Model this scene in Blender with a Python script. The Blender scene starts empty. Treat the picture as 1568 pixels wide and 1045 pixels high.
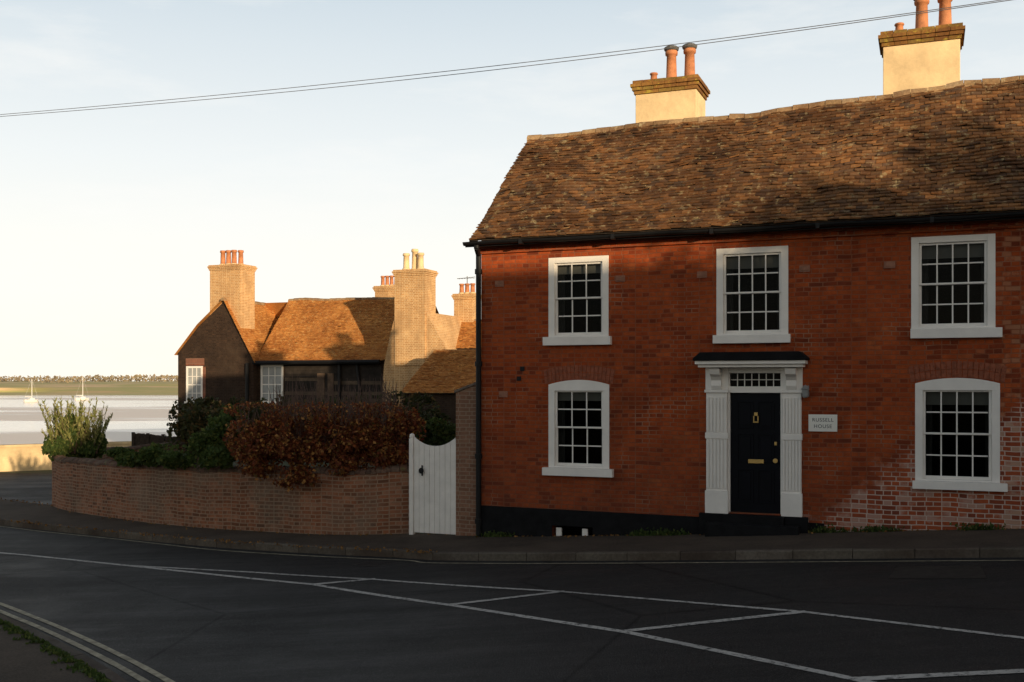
import bpy, math, random
import numpy as np
from mathutils import Vector, Matrix, noise as mnoise
random.seed(7); rng=np.random.default_rng(7)
F=1611.0; HZ=587.0; CX=784.0
TH=math.atan(F/4084.0); CT=math.cos(TH); ST=math.sin(TH)
OX,OY=-.567,19.44
ZUP=2.84
def sm(X,Y):
    dx=X-OX; dy=Y-OY
    return dx*CT-dy*ST, dx*ST+dy*CT
def xy(s,m): return OX+s*CT+m*ST, OY-s*ST+m*CT
def softp(x): return x if x>20 else math.log(1+math.exp(x))
def G(s):
    s=max(-50,min(60,s))
    return -2.84+.02*s+.05*softp(s)-.02
def gp(px,py,off=0.0):
    z=-2.84
    for i in range(12):
        Y=z*F/(HZ-py); X=(px-CX)/F*Y
        z=G(sm(X,Y)[0])+off
    return X,Y,z
def fs(px,m=0.0):
    r=(px-CX)/F; x0=OX+m*ST; y0=OY+m*CT
    return (y0*r-x0)/(CT+ST*r)
def fz(px,py,m=0.0):
    s=fs(px,m); return (HZ-py)*(xy(s,m)[1])/F

# ---------------------------------------------------------------- materials
def newmat(name):
    m=bpy.data.materials.new(name); m.use_nodes=True
    nt=m.node_tree; b=nt.nodes['Principled BSDF']
    return m,nt,b
def N(nt,t,**kw):
    n=nt.nodes.new(t)
    for k,v in kw.items():
        if hasattr(n,k): setattr(n,k,v)
        else: n.inputs[k].default_value=v
    return n
def ramp(nt,fac,stops,interp='LINEAR'):
    r=nt.nodes.new('ShaderNodeValToRGB'); cr=r.color_ramp; cr.interpolation=interp
    while len(cr.elements)<len(stops): cr.elements.new(.5)
    for e,(p,c) in zip(cr.elements,stops):
        e.position=p; e.color=(c[0],c[1],c[2],1) if not isinstance(c,(int,float)) else (c,c,c,1)
    nt.links.new(fac,r.inputs[0]); return r.outputs[0]
def mix(nt,fac,a,b,mode='MIX'):
    n=nt.nodes.new('ShaderNodeMix'); n.data_type='RGBA'; n.blend_type=mode
    for sock,v in ((n.inputs[0],fac),(n.inputs[6],a),(n.inputs[7],b)):
        if hasattr(v,'links'): nt.links.new(v,sock)
        elif isinstance(v,(int,float)): sock.default_value=v
        else: sock.default_value=(v[0],v[1],v[2],1)
    return n.outputs[2]
def math_(nt,op,a,b=0.0,clamp=False):
    n=nt.nodes.new('ShaderNodeMath'); n.operation=op; n.use_clamp=clamp
    for i,v in ((0,a),(1,b)):
        if hasattr(v,'links'): nt.links.new(v,n.inputs[i])
        else: n.inputs[i].default_value=v
    return n.outputs[0]
def noise(nt,vec,scale,detail=4,rough=.6):
    n=N(nt,'ShaderNodeTexNoise'); n.inputs['Scale'].default_value=scale; n.inputs['Detail'].default_value=detail
    n.inputs['Roughness'].default_value=rough
    nt.links.new(vec,n.inputs['Vector']); return n.outputs['Fac']
def bump(nt,b,h,strength=.5,dist=.01):
    n=N(nt,'ShaderNodeBump'); n.inputs['Strength'].default_value=strength; n.inputs['Distance'].default_value=dist
    nt.links.new(h,n.inputs['Height']); nt.links.new(n.outputs[0],b.inputs['Normal'])
def coord(nt,kind='Object'):
    return nt.nodes.new('ShaderNodeTexCoord').outputs[kind]
def sep(nt,v):
    n=nt.nodes.new('ShaderNodeSeparateXYZ'); nt.links.new(v,n.inputs[0]); return n.outputs
def comb(nt,x,y,z=0.0):
    n=nt.nodes.new('ShaderNodeCombineXYZ')
    for i,v in enumerate((x,y,z)):
        if hasattr(v,'links'): nt.links.new(v,n.inputs[i])
        else: n.inputs[i].default_value=v
    return n.outputs[0]

def brick_mat(name,cols,mortar,uv=False,bw=.225,rh=.075,ms=.009,dirt=(.05,.035,.03),dirtlo=.45,white=False,patchy=None,soot=None):
    m,nt,b=newmat(name)
    c=coord(nt,'UV' if uv else 'Object'); sx=sep(nt,c)
    if uv: u,v=sx[0],sx[1]
    else: u,v=math_(nt,'ADD',sx[0],sx[1]),sx[2]
    flat=comb(nt,u,v)
    wob=noise(nt,flat,1.1,2)
    v2=math_(nt,'ADD',v,math_(nt,'MULTIPLY',math_(nt,'SUBTRACT',wob,.5),.07))
    vec=comb(nt,u,v2)
    bt=nt.nodes.new('ShaderNodeTexBrick'); nt.links.new(vec,bt.inputs['Vector'])
    bt.inputs['Scale'].default_value=1; bt.inputs['Brick Width'].default_value=bw; bt.inputs['Row Height'].default_value=rh
    bt.inputs['Mortar Size'].default_value=ms; bt.inputs['Mortar Smooth'].default_value=.3
    bt.squash=.55; bt.squash_frequency=2; bt.offset=.37
    bt.inputs['Color1'].default_value=(0,0,0,1); bt.inputs['Color2'].default_value=(1,1,1,1); bt.inputs['Mortar'].default_value=(.5,.5,.5,1)
    big=noise(nt,flat,.75,3,.55)
    pal=math_(nt,'ADD',math_(nt,'MULTIPLY',bt.outputs['Color'],.68),math_(nt,'MULTIPLY',math_(nt,'SUBTRACT',big,.28),.7),True)
    col=ramp(nt,pal,[(i/(len(cols)-1),cc) for i,cc in enumerate(cols)])
    n1=noise(nt,flat,.55,4); n2=noise(nt,flat,9,5,.7); n3=noise(nt,flat,2.2,5,.65)
    if patchy: col=mix(nt,ramp(nt,noise(nt,comb(nt,u,v,3.3),.7,4),[(.50,0),(.62,.6)]),col,mix(nt,bt.outputs['Color'],patchy,tuple(x*.5 for x in patchy)))
    col=mix(nt,ramp(nt,n3,[(.35,.0),(.72,.75)]),col,mix(nt,1.0,col,(.55,.47,.45),'MULTIPLY'))
    col=mix(nt,ramp(nt,n2,[(.3,.5),(.68,0)]),col,dirt)
    col=mix(nt,ramp(nt,n1,[(dirtlo,.0),(dirtlo+.25,.55)]),col,dirt)
    mort=bt.outputs['Fac']
    col=mix(nt,math_(nt,'MULTIPLY',mort,.7),col,mortar)
    if white:
        e=math_(nt,'SUBTRACT',math_(nt,'ADD',math_(nt,'MULTIPLY',math_(nt,'SUBTRACT',u,5.5),.62),-2.15),v)
        e=math_(nt,'ADD',e,math_(nt,'MULTIPLY',math_(nt,'SUBTRACT',noise(nt,flat,1.4,5),.5),2.2))
        e2=math_(nt,'MULTIPLY',ramp(nt,e,[(.1,0),(.45,1)]),ramp(nt,math_(nt,'SUBTRACT',-.15,v),[(0,0),(.25,1)]))
        rnd=math_(nt,'ADD',bt.outputs['Color'],math_(nt,'MULTIPLY',math_(nt,'SUBTRACT',n3,.5),1.3))
        pm=math_(nt,'ADD',math_(nt,'MULTIPLY',mort,.95),ramp(nt,rnd,[(.64,.04),(.78,.5)]),True)
        col=mix(nt,math_(nt,'MULTIPLY',e2,pm),col,(.58,.44,.37))
        pt=ramp(nt,noise(nt,flat,.9,3),[(.54,0),(.66,1)])
        col=mix(nt,math_(nt,'MULTIPLY',pt,math_(nt,'MULTIPLY',mort,.45)),col,(.42,.27,.18))
        ub=math_(nt,'MULTIPLY',ramp(nt,math_(nt,'MULTIPLY',u,.1),[(.82,0),(.9,1)]),ramp(nt,rnd,[(.7,0),(.8,.45)]))
        col=mix(nt,ub,col,(.45,.28,.17))
        # darker brown towards the pavement
        low=ramp(nt,math_(nt,'MULTIPLY',math_(nt,'ADD',v,math_(nt,'MULTIPLY',noise(nt,flat,1.0,4),1.2)),-.4),[(-.0,0),(.8,.42)])
        col=mix(nt,math_(nt,'MULTIPLY',low,ramp(nt,e2,[(0,1),(1,.3)])),col,(.10,.045,.03))
    if soot:
        col=mix(nt,ramp(nt,noise(nt,comb(nt,u,math_(nt,'MULTIPLY',v,.5)),1.1,4,.7),[(.47,0),(.66,.7)]),col,soot)
    nt.links.new(col,b.inputs['Base Color']); b.inputs['Roughness'].default_value=.92
    b.inputs['Specular IOR Level'].default_value=.15
    h=math_(nt,'ADD',math_(nt,'MULTIPLY',mort,-1.0),math_(nt,'MULTIPLY',n2,.8))
    bump(nt,b,h,.8,.008)
    return m
def simple(name,col,rough=.6,var=.25,scale=6,bumpd=.0,metal=0,spec=.4,kind='Object'):
    m,nt,b=newmat(name); c=coord(nt,kind)
    n=noise(nt,c,scale,5,.65)
    d=tuple(x*(1-var) for x in col); l=tuple(min(1,x*(1+var)) for x in col)
    nt.links.new(ramp(nt,n,[(.3,d),(.7,l)]),b.inputs['Base Color'])
    b.inputs['Roughness'].default_value=rough; b.inputs['Metallic'].default_value=metal; b.inputs['Specular IOR Level'].default_value=spec
    if bumpd: bump(nt,b,noise(nt,c,scale*5,4),.6,bumpd)
    return m
def island(name,cols,rough=.85,var=True,moss=None,transl=0,spec=.2,dark=(.5,.42,.40)):
    m,nt,b=newmat(name)
    g=nt.nodes.new('ShaderNodeNewGeometry').outputs['Random Per Island']
    col=ramp(nt,g,[(i/(len(cols)-1),c) for i,c in enumerate(cols)])
    c=coord(nt)
    if var:
        col=mix(nt,ramp(nt,noise(nt,c,.9,5,.65),[(.38,.0),(.6,.85)]),col,mix(nt,1.0,col,dark,'MULTIPLY'))
        col=mix(nt,ramp(nt,noise(nt,c,25,4),[(.35,.4),(.7,.0)]),col,(.03,.025,.02))
    if moss:
        col=mix(nt,ramp(nt,noise(nt,c,7,5,.75),[(.56,0),(.66,.85)]),col,moss)
    nt.links.new(col,b.inputs['Base Color']); b.inputs['Roughness'].default_value=rough; b.inputs['Specular IOR Level'].default_value=spec
    if transl:
        tr=nt.nodes.new('ShaderNodeBsdfTranslucent'); nt.links.new(col,tr.inputs[0])
        mx=nt.nodes.new('ShaderNodeMixShader'); mx.inputs[0].default_value=transl
        nt.links.new(b.outputs[0],mx.inputs[1]); nt.links.new(tr.outputs[0],mx.inputs[2])
        nt.links.new(mx.outputs[0],nt.nodes['Material Output'].inputs[0])
    return m

M={}
M['brick']=brick_mat('red_brick',[(.15,.038,.02),(.28,.052,.018),(.46,.082,.020),(.52,.105,.026),(.44,.09,.025),(.62,.18,.055)],(.24,.10,.055),white=True,dirt=(.10,.027,.014),dirtlo=.52)
M['arch']=brick_mat('arch_brick',[(.20,.06,.03),(.32,.09,.045),(.40,.14,.07)],(.30,.20,.15),bw=.075,rh=.24,ms=.012)
M['wallbrick']=brick_mat('garden_wall_brick',[(.13,.065,.045),(.24,.095,.05),(.40,.15,.075),(.42,.20,.12),(.30,.17,.11)],(.32,.24,.17),uv=True,dirt=(.07,.048,.033),dirtlo=.46,patchy=(.34,.26,.19),ms=.011)
M['pierbrick']=brick_mat('pier_brick',[(.26,.13,.08),(.34,.17,.11),(.42,.24,.15)],(.34,.27,.2),dirt=(.10,.06,.04))
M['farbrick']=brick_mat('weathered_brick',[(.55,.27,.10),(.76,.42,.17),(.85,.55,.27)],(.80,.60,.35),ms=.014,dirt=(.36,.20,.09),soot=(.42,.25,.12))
M['darkbrick']=brick_mat('dark_brick',[(.034,.020,.014),(.06,.036,.024),(.10,.058,.036)],(.055,.04,.03),ms=.012,dirt=(.02,.014,.011),patchy=(.13,.085,.055))  # very dark brown bricks with paler brown patches
M['tile']=island('clay_tiles',[(.13,.065,.035),(.38,.17,.06),(.22,.11,.055),(.50,.235,.085),(.15,.09,.06),(.33,.17,.07)],moss=(.42,.33,.18),dark=(.38,.34,.33))
M['ridge']=island('ridge_tiles',[(.38,.25,.13),(.54,.35,.18),(.44,.31,.19)],moss=(.48,.40,.24))
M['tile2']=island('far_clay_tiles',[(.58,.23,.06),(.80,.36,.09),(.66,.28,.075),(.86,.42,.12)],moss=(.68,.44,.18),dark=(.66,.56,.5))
M['white']=simple('white_paint',(.84,.80,.75),.45,.06,3)
M['gatewhite']=simple('gate_paint',(.80,.76,.71),.5,.08,5)
M['black']=simple('black_paint',(.008,.008,.009),.55,.3,8,spec=.25)
M['plinth']=simple('tarred_plinth',(.008,.008,.009),.8,.4,5,.01,spec=.15)
M['door']=simple('navy_door_paint',(.0018,.0025,.006),.42,.2,3,spec=.12)
M['brass']=simple('brass',(.5,.34,.13),.35,.1,9,metal=1)
M['stucco']=simple('stucco',(.78,.58,.33),.95,.2,1.8,.012)
M['lead']=simple('lead',(.12,.12,.12),.6,.2,5)
M['pot']=simple('terracotta_pot',(.50,.20,.09),.8,.3,7,.004)
M['cap']=island('mossy_brick_cap',[(.30,.14,.045),(.44,.22,.055),(.36,.24,.06)],moss=(.46,.36,.05))
M['stone']=simple('kerb_stone',(.14,.12,.095),.9,.55,2.2,.006,spec=.1)
M['sign']=simple('sign_enamel',(.82,.80,.74),.35,.03,3)
M['ink']=simple('sign_ink',(.02,.02,.02),.5,.1,3)
M['terra']=simple('terracotta_plaque',(.27,.08,.04),.85,.4,12,.004)
M['room']=simple('dark_room',(.006,.006,.006),.95,.3,2,spec=0)
M['blind']=simple('cream_blind',(.42,.39,.34),.8,.06,3)
M['curtain']=simple('curtain',(.08,.075,.07),.9,.3,7)
M['wood']=simple('weathered_wood',(.05,.038,.03),.9,.4,9,.004,spec=.1)
M['bark']=simple('bark',(.08,.06,.045),.95,.4,7,.01)
M['twig']=simple('twigs',(.09,.05,.035),.9,.4,7)
M['yellow']=simple('yellow_line_paint',(.34,.30,.21),.85,.5,9)
M['wire']=simple('cable',(.12,.12,.13),.6,.2,4)
M['quay']=simple('river_wall_render',(.62,.46,.26),.95,.3,1.3,.02)
M['hull']=simple('boat_hull_paint',(.75,.74,.72),.4,.05,3)
M['coping']=simple('pier_coping',(.15,.115,.09),.95,.5,6,.02)
m,nt,b=newmat('white_line_paint'); c=coord(nt)
wear=ramp(nt,noise(nt,c,14,6,.75),[(.38,0),(.50,1)]); wear2=ramp(nt,noise(nt,c,.7,3),[(.3,.6),(.55,1)])
nt.links.new(mix(nt,math_(nt,'MULTIPLY',wear,wear2),(.08,.077,.073),(.50,.475,.44)),b.inputs['Base Color']); b.inputs['Roughness'].default_value=.85; b.inputs['Specular IOR Level'].default_value=.2
M['mark']=m
m,nt,b=newmat('window_glass'); nt.nodes.remove(b)
gl=N(nt,'ShaderNodeBsdfGlossy',Roughness=.03); tr=N(nt,'ShaderNodeBsdfTransparent'); fr=N(nt,'ShaderNodeFresnel',IOR=1.2)
gl.inputs[0].default_value=(.5,.5,.5,1)
tr.inputs[0].default_value=(.45,.47,.47,1)
mx=nt.nodes.new('ShaderNodeMixShader'); nt.links.new(fr.outputs[0],mx.inputs[0]); nt.links.new(tr.outputs[0],mx.inputs[1]); nt.links.new(gl.outputs[0],mx.inputs[2])
gb=N(nt,'ShaderNodeBump',Strength=.15,Distance=.01); nt.links.new(noise(nt,coord(nt),3,2),gb.inputs['Height']); nt.links.new(gb.outputs[0],gl.inputs['Normal'])
nt.links.new(mx.outputs[0],nt.nodes['Material Output'].inputs[0]); M['glass']=m
# asphalt
m,nt,b=newmat('asphalt'); c=coord(nt)
col=ramp(nt,noise(nt,c,.35,5,.6),[(.35,(.017,.0165,.016)),(.7,(.031,.030,.029))])
agg=noise(nt,c,55,3,.75); col=mix(nt,ramp(nt,agg,[(.5,0),(.72,.75)]),col,(.11,.105,.10))
st=N(nt,'ShaderNodeMapping'); st.inputs['Rotation'].default_value=(0,0,TH); st.inputs['Scale'].default_value=(.12,1.6,1); nt.links.new(c,st.inputs[0])
trk=noise(nt,st.outputs[0],.6,4)
col=mix(nt,ramp(nt,trk,[(.5,0),(.7,.45)]),col,(.011,.011,.011))
crk=N(nt,'ShaderNodeTexVoronoi'); crk.feature='DISTANCE_TO_EDGE'; crk.inputs['Scale'].default_value=.22
wv=mix(nt,.25,c,nt.nodes.new('ShaderNodeTexNoise').outputs['Color']); nt.links.new(wv,crk.inputs['Vector'])
ck=ramp(nt,crk.outputs['Distance'],[(.0,1),(.006,0)])
col=mix(nt,math_(nt,'MULTIPLY',ck,.8),col,(.004,.004,.004))
nt.links.new(col,b.inputs['Base Color'])
rn=math_(nt,'ADD',math_(nt,'MULTIPLY',noise(nt,st.outputs[0],.9,6,.75),.5),math_(nt,'MULTIPLY',noise(nt,c,.5,5,.7),.5))
nt.links.new(ramp(nt,rn,[(.42,.58),(.58,.78)]),b.inputs['Roughness']); b.inputs['Specular IOR Level'].default_value=.17
bump(nt,b,agg,1.0,.016); M['asphalt']=m
# pavement
m,nt,b=newmat('pavement_asphalt'); c=coord(nt)
col=ramp(nt,noise(nt,c,.8,6,.7),[(.3,(.038,.031,.026)),(.7,(.10,.078,.060))])
agg=noise(nt,c,45,3,.7); col=mix(nt,ramp(nt,agg,[(.4,0),(.75,.5)]),col,(.18,.14,.105))
nt.links.new(col,b.inputs['Base Color']); b.inputs['Roughness'].default_value=.95; b.inputs['Specular IOR Level'].default_value=.1; bump(nt,b,agg,.6,.01); M['pave']=m
# ground
m,nt,b=newmat('ground_soil_grass'); c=coord(nt); sx=sep(nt,c)
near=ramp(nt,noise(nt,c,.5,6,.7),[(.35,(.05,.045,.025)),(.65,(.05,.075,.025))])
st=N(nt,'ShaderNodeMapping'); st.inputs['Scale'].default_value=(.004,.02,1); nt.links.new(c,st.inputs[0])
far=ramp(nt,noise(nt,st.outputs[0],1.0,4),[(.38,(.90,.66,.36)),(.5,(.70,.60,.28)),(.6,(.92,.68,.42))])  # far land brightened: low sunlight and haze put into the colour
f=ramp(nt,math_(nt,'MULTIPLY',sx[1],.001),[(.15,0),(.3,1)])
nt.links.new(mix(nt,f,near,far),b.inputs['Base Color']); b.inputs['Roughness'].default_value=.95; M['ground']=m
# far marsh bank
m,nt,b=newmat('marsh_grass'); c=coord(nt)
st=N(nt,'ShaderNodeMapping'); st.inputs['Scale'].default_value=(.012,.05,.4); nt.links.new(c,st.inputs[0])
nt.links.new(ramp(nt,noise(nt,st.outputs[0],1.0,5,.65),[(.36,(.62,.44,.22)),(.5,(.42,.40,.15)),(.62,(.70,.50,.28))]),b.inputs['Base Color']); b.inputs['Roughness'].default_value=.95; M['marsh']=m
# river
m,nt,b=newmat('river_water'); c=coord(nt)
st=N(nt,'ShaderNodeMapping'); st.inputs['Scale'].default_value=(.004,.022,1); nt.links.new(c,st.inputs[0])
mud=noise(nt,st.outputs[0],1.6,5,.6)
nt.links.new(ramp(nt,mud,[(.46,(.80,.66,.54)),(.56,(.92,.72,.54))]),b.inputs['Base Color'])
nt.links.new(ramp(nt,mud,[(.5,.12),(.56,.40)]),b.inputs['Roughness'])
st2=N(nt,'ShaderNodeMapping'); st2.inputs['Scale'].default_value=(.3,1.2,1); nt.links.new(c,st2.inputs[0])
bump(nt,b,noise(nt,st2.outputs[0],1.0,4),.25,.05); M['river']=m
# foliage
M['hedge']=island('beech_hedge_leaves',[(.07,.023,.012),(.19,.045,.018),(.09,.032,.014),(.30,.085,.025),(.12,.038,.017),(.50,.24,.07),(.07,.055,.018)],.7,False,transl=.3)
M['green']=island('green_leaves',[(.035,.055,.015),(.07,.11,.025),(.045,.075,.02),(.14,.16,.04)],.7,False,transl=.3)
M['dgreen']=island('dark_green_leaves',[(.022,.028,.010),(.05,.055,.018),(.035,.036,.012),(.13,.08,.03)],.75,False,transl=.2)
M['blade']=island('shrub_blades',[(.14,.17,.04),(.26,.27,.08),(.40,.36,.15),(.18,.22,.05)],.7,False,transl=.35)
M['farleaf']=island('distant_foliage',[(.20,.165,.12),(.30,.235,.16),(.25,.22,.14)],.9,False)  # distance haze put into these muted leaf colours
M['dry']=island('fallen_leaves',[(.16,.08,.025),(.28,.14,.04),(.09,.05,.02)],.8,False)

# ---------------------------------------------------------------- mesh helpers
class MB:
    def __init__(s): s.v=[];s.f=[];s.uv={}
    def quad(s,*p):
        i=len(s.v); s.v+= [tuple(q) for q in p]; s.f.append(tuple(range(i,i+len(p))))
    def box(s,x0,x1,y0,y1,z0,z1):
        i=len(s.v)
        s.v+=[(x0,y0,z0),(x1,y0,z0),(x1,y1,z0),(x0,y1,z0),(x0,y0,z1),(x1,y0,z1),(x1,y1,z1),(x0,y1,z1)]
        for f in ((0,3,2,1),(4,5,6,7),(0,1,5,4),(1,2,6,5),(2,3,7,6),(3,0,4,7)): s.f.append(tuple(i+k for k in f))
    def prism(s,poly,y0,y1):
        n=len(poly); i=len(s.v)
        s.v+=[(x,y0,z) for x,z in poly]+[(x,y1,z) for x,z in poly]
        s.f.append(tuple(range(i,i+n))); s.f.append(tuple(range(i+2*n-1,i+n-1,-1)))
        for k in range(n): s.f.append((i+k,i+n+k,i+n+(k+1)%n,i+(k+1)%n))
    def rev(s,cx,cy,prof,n=14):
        i=len(s.v)
        for r,z in prof:
            for k in range(n):
                a=2*math.pi*k/n; s.v.append((cx+r*math.cos(a),cy+r*math.sin(a),z))
        for j in range(len(prof)-1):
            for k in range(n):
                a=i+j*n+k; b=i+j*n+(k+1)%n; s.f.append((a,b,b+n,a+n))
        s.f.append(tuple(i+(len(prof)-1)*n+k for k in range(n)))
    def tube(s,p0,p1,r0,r1,n=6):
        p0=Vector(p0);p1=Vector(p1);d=(p1-p0)
        if d.length<1e-5:return
        d.normalize();a=d.orthogonal();b=d.cross(a);i=len(s.v)
        for p,r in((p0,r0),(p1,r1)):
            for k in range(n):
                t=2*math.pi*k/n; s.v.append(tuple(p+(a*math.cos(t)+b*math.sin(t))*r))
        for k in range(n): s.f.append((i+k,i+(k+1)%n,i+n+(k+1)%n,i+n+k))
        s.f.append(tuple(i+n+k for k in range(n)));s.f.append(tuple(i+n-1-k for k in range(n)))
    def obj(s,name,mat,parent=None,bevel=0,smooth=False):
        me=bpy.data.meshes.new(name); me.from_pydata(s.v,[],s.f); me.update()
        me.materials.append(mat); o=bpy.data.objects.new(name,me); bpy.context.collection.objects.link(o)
        if parent: o.parent=parent
        if bevel:
            md=o.modifiers.new('b','BEVEL'); md.width=bevel; md.segments=2; md.limit_method='ANGLE'
        if smooth:
            for p in me.polygons: p.use_smooth=True
        return o
def empty(name,loc=(0,0,0),rot=0,parent=None):
    o=bpy.data.objects.new(name,None); o.location=loc; o.rotation_euler=(0,0,rot); bpy.context.collection.objects.link(o)
    if parent:o.parent=parent
    return o
def quads_obj(name,C,A,B,mat,parent=None):
    n=len(C); V=np.empty((n,4,3)); V[:,0]=C-A-B*.25;V[:,1]=C-A*.1-B;V[:,2]=C+A;V[:,3]=C-A*.1+B
    me=bpy.data.meshes.new(name); me.vertices.add(n*4); me.vertices.foreach_set('co',V.reshape(-1))
    me.loops.add(n*4); me.loops.foreach_set('vertex_index',np.arange(n*4)); me.polygons.add(n)
    me.polygons.foreach_set('loop_start',np.arange(n)*4); me.polygons.foreach_set('loop_total',np.full(n,4))
    me.update(calc_edges=True); me.materials.append(mat)
    o=bpy.data.objects.new(name,me); bpy.context.collection.objects.link(o)
    if parent:o.parent=parent
    return o
def leaves(name,pts,size,mat,elong=1.5,updir=None,parent=None):
    n=len(pts); a=rng.normal(size=(n,3))
    if updir is not None: a=a*.35+np.array(updir)
    a/=np.linalg.norm(a,axis=1)[:,None]; b=np.cross(a,rng.normal(size=(n,3))); b/=np.linalg.norm(b,axis=1)[:,None]
    sz=size*rng.uniform(.6,1.3,(n,1))
    return quads_obj(name,np.asarray(pts),a*sz*elong*.5,b*sz*.5,mat,parent)
def clump(cs,n,thr=.45):
    out=[]; w=np.array([r[0]*r[1]*r[2] for c,r in cs])**.67; w/=w.sum()
    while len(out)<n:
        k=rng.choice(len(cs),p=w); c,r=cs[k]
        d=rng.normal(size=3); d/=np.linalg.norm(d); rad=rng.uniform(.45,1.0)**.6
        p=Vector(c)+Vector((d[0]*r[0],d[1]*r[1],d[2]*r[2]))*rad*(1+.25*mnoise.noise(Vector(d)*2.2+Vector(c)))
        if mnoise.noise(p*2.3)+.35>rng.uniform(0,thr) : out.append(p[:])
    return np.array(out)

def tiled_roof(name,O,U,V,t0,t1,prof,mat,parent,adj=lambda t,v:0,tw=.17,gauge=.105,slip=.01):
    prof=[Vector(p) for p in prof]; L=[0]
    for i in range(len(prof)-1): L.append(L[-1]+(prof[i+1]-prof[i]).length)
    T=L[-1]
    def at(a):
        a=max(0,min(T,a))
        for i in range(len(L)-1):
            if a<=L[i+1]+1e-9: break
        k=(a-L[i])/(L[i+1]-L[i]); p=prof[i].lerp(prof[i+1],k); d=(prof[i+1]-prof[i]).normalized()
        return p,Vector((-d.y,d.x))
    def P(t,a,lift):
        p,n=at(a); q=p+n*lift; z=q.y+adj(t,a/T)
        return (O[0]+U[0]*t+V[0]*q.x, O[1]+U[1]*t+V[1]*q.x, z)
    mb=MB(); rows=int(T/gauge)
    for r in range(rows):
        a=r*gauge; off=(r%2)*tw/2+random.uniform(-.015,.015)
        t=t0-off
        rowj=random.uniform(-.008,.008)
        while t<t1:
            a0=t+.003; a1=t+tw-.003
            a0=max(a0,t0+random.uniform(-.01,.01)); a1=min(a1,t1)
            if a1-a0>.03:
                j=random.gauss(0,slip*.6)+rowj; l=.036+abs(random.gauss(0,.010)); tl=random.gauss(0,.007)
                if random.random()<.02: j-=.035; l+=.016
                A=P(a0,a+j,l+tl);B=P(a1,a+j,l-tl);C=P(a1,a+gauge*1.35,.006);D=P(a0,a+gauge*1.35,.006)
                A2=P(a0,a+j,l+tl-.022);B2=P(a1,a+j,l-tl-.022);i=len(mb.v)
                mb.v+=[A,B,C,D,A2,B2]; mb.f+=[(i,i+1,i+2,i+3),(i+4,i+5,i+1,i),(i+4,i,i+3),(i+1,i+5,i+2)]
            t+=tw
    mb.obj(name,mat,parent)
    ub=MB(); K=24
    for k in range(K):
        ta=t0+(t1-t0)*k/K; tb=t0+(t1-t0)*(k+1)/K
        for j in range(len(L)-1):
            ub.quad(P(ta,L[j],-.01),P(tb,L[j],-.01),P(tb,L[j+1],-.01),P(ta,L[j+1],-.01))
    ub.obj(name+'_underlay',M['wood'],parent)
    return P,T
def ridge_row(name,P,T,t0,t1,parent,mat=None,r=.11):
    mb=MB(); t=t0
    while t<t1:
        e=min(t+.3,t1); c=Vector(P(t,T,0)); d=Vector(P(e,T,0))
        j=random.uniform(-.012,.014)
        u=(d-c).normalized(); w=Vector((-u.y,u.x,0)).normalized(); i=len(mb.v)
        for q,rr in((c,r*1.06),(d-u*.01,r)):
            for k in range(7):
                a=math.pi*(-.12+1.24*k/6); mb.v.append(tuple(q+w*math.cos(a)*rr+Vector((0,0,math.sin(a)*rr+j-.05))))
        for k in range(6): mb.f.append((i+k,i+k+1,i+8+k,i+7+k))
        mb.f.append(tuple(i+k for k in range(7))); mb.f.append(tuple(i+13-k for k in range(7)))
        t+=.3
    mb.obj(name,mat or M['ridge'],parent)
def pot(mb,x,y,z,h,r,top=True):
    mb.rev(x,y,[(r*1.15,z),(r*1.15,z+.06),(r,z+.07),(r*.86,z+h*.85),(r*1.1,z+h*.86),(r*1.15,z+h*.93),(r*1.0,z+h),(r*.75,z+h),(r*.7,z+h-.1)])
def chimney(name,parent,x0,x1,y0,y1,zb,zt,mat,pots,capmat=None,corb=.06,potmat=None):
    mb=MB(); mb.box(x0,x1,y0,y1,zb,zt-.27); mb.obj(name+'_stack',mat,parent,.01)
    cb=MB(); cm=capmat or mat
    lv=[(zt-.27,zt-.2,.03),(zt-.199,zt-.13,.06),(zt-.129,zt-.06,.09),(zt-.059,zt,.05)]
    for a,b,c in lv:
        n=max(3,int((x1-x0+2*c)/.22)); w=(x1-x0+2*c)/n
        for k in range(n): cb.box(x0-c+k*w+.004,x0-c+(k+1)*w-.004,y0-c-random.uniform(0,.012),y1+c,a+.003,b-.003+random.uniform(0,.012)*(b==zt))
    cb.box(x0-.02,x1+.02,y0-.02,y1+.02,zt-.27,zt-.01)
    cb.obj(name+'_cap',cm,parent)
    pb=MB()
    for (x,y,h,r) in pots:
        pot(pb,x,y,zt,h,r)
    pb.obj(name+'_pots',potmat or M['pot'],parent,smooth=True)
    hb=MB()
    for (x,y,h,r) in pots:
        hb.rev(x,y,[(r*1.5,zt-.03),(r*1.3,zt+.06),(r*1.16,zt+.09)])
    hb.obj(name+'_flaunching',M['stucco'],parent,smooth=True)

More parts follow.
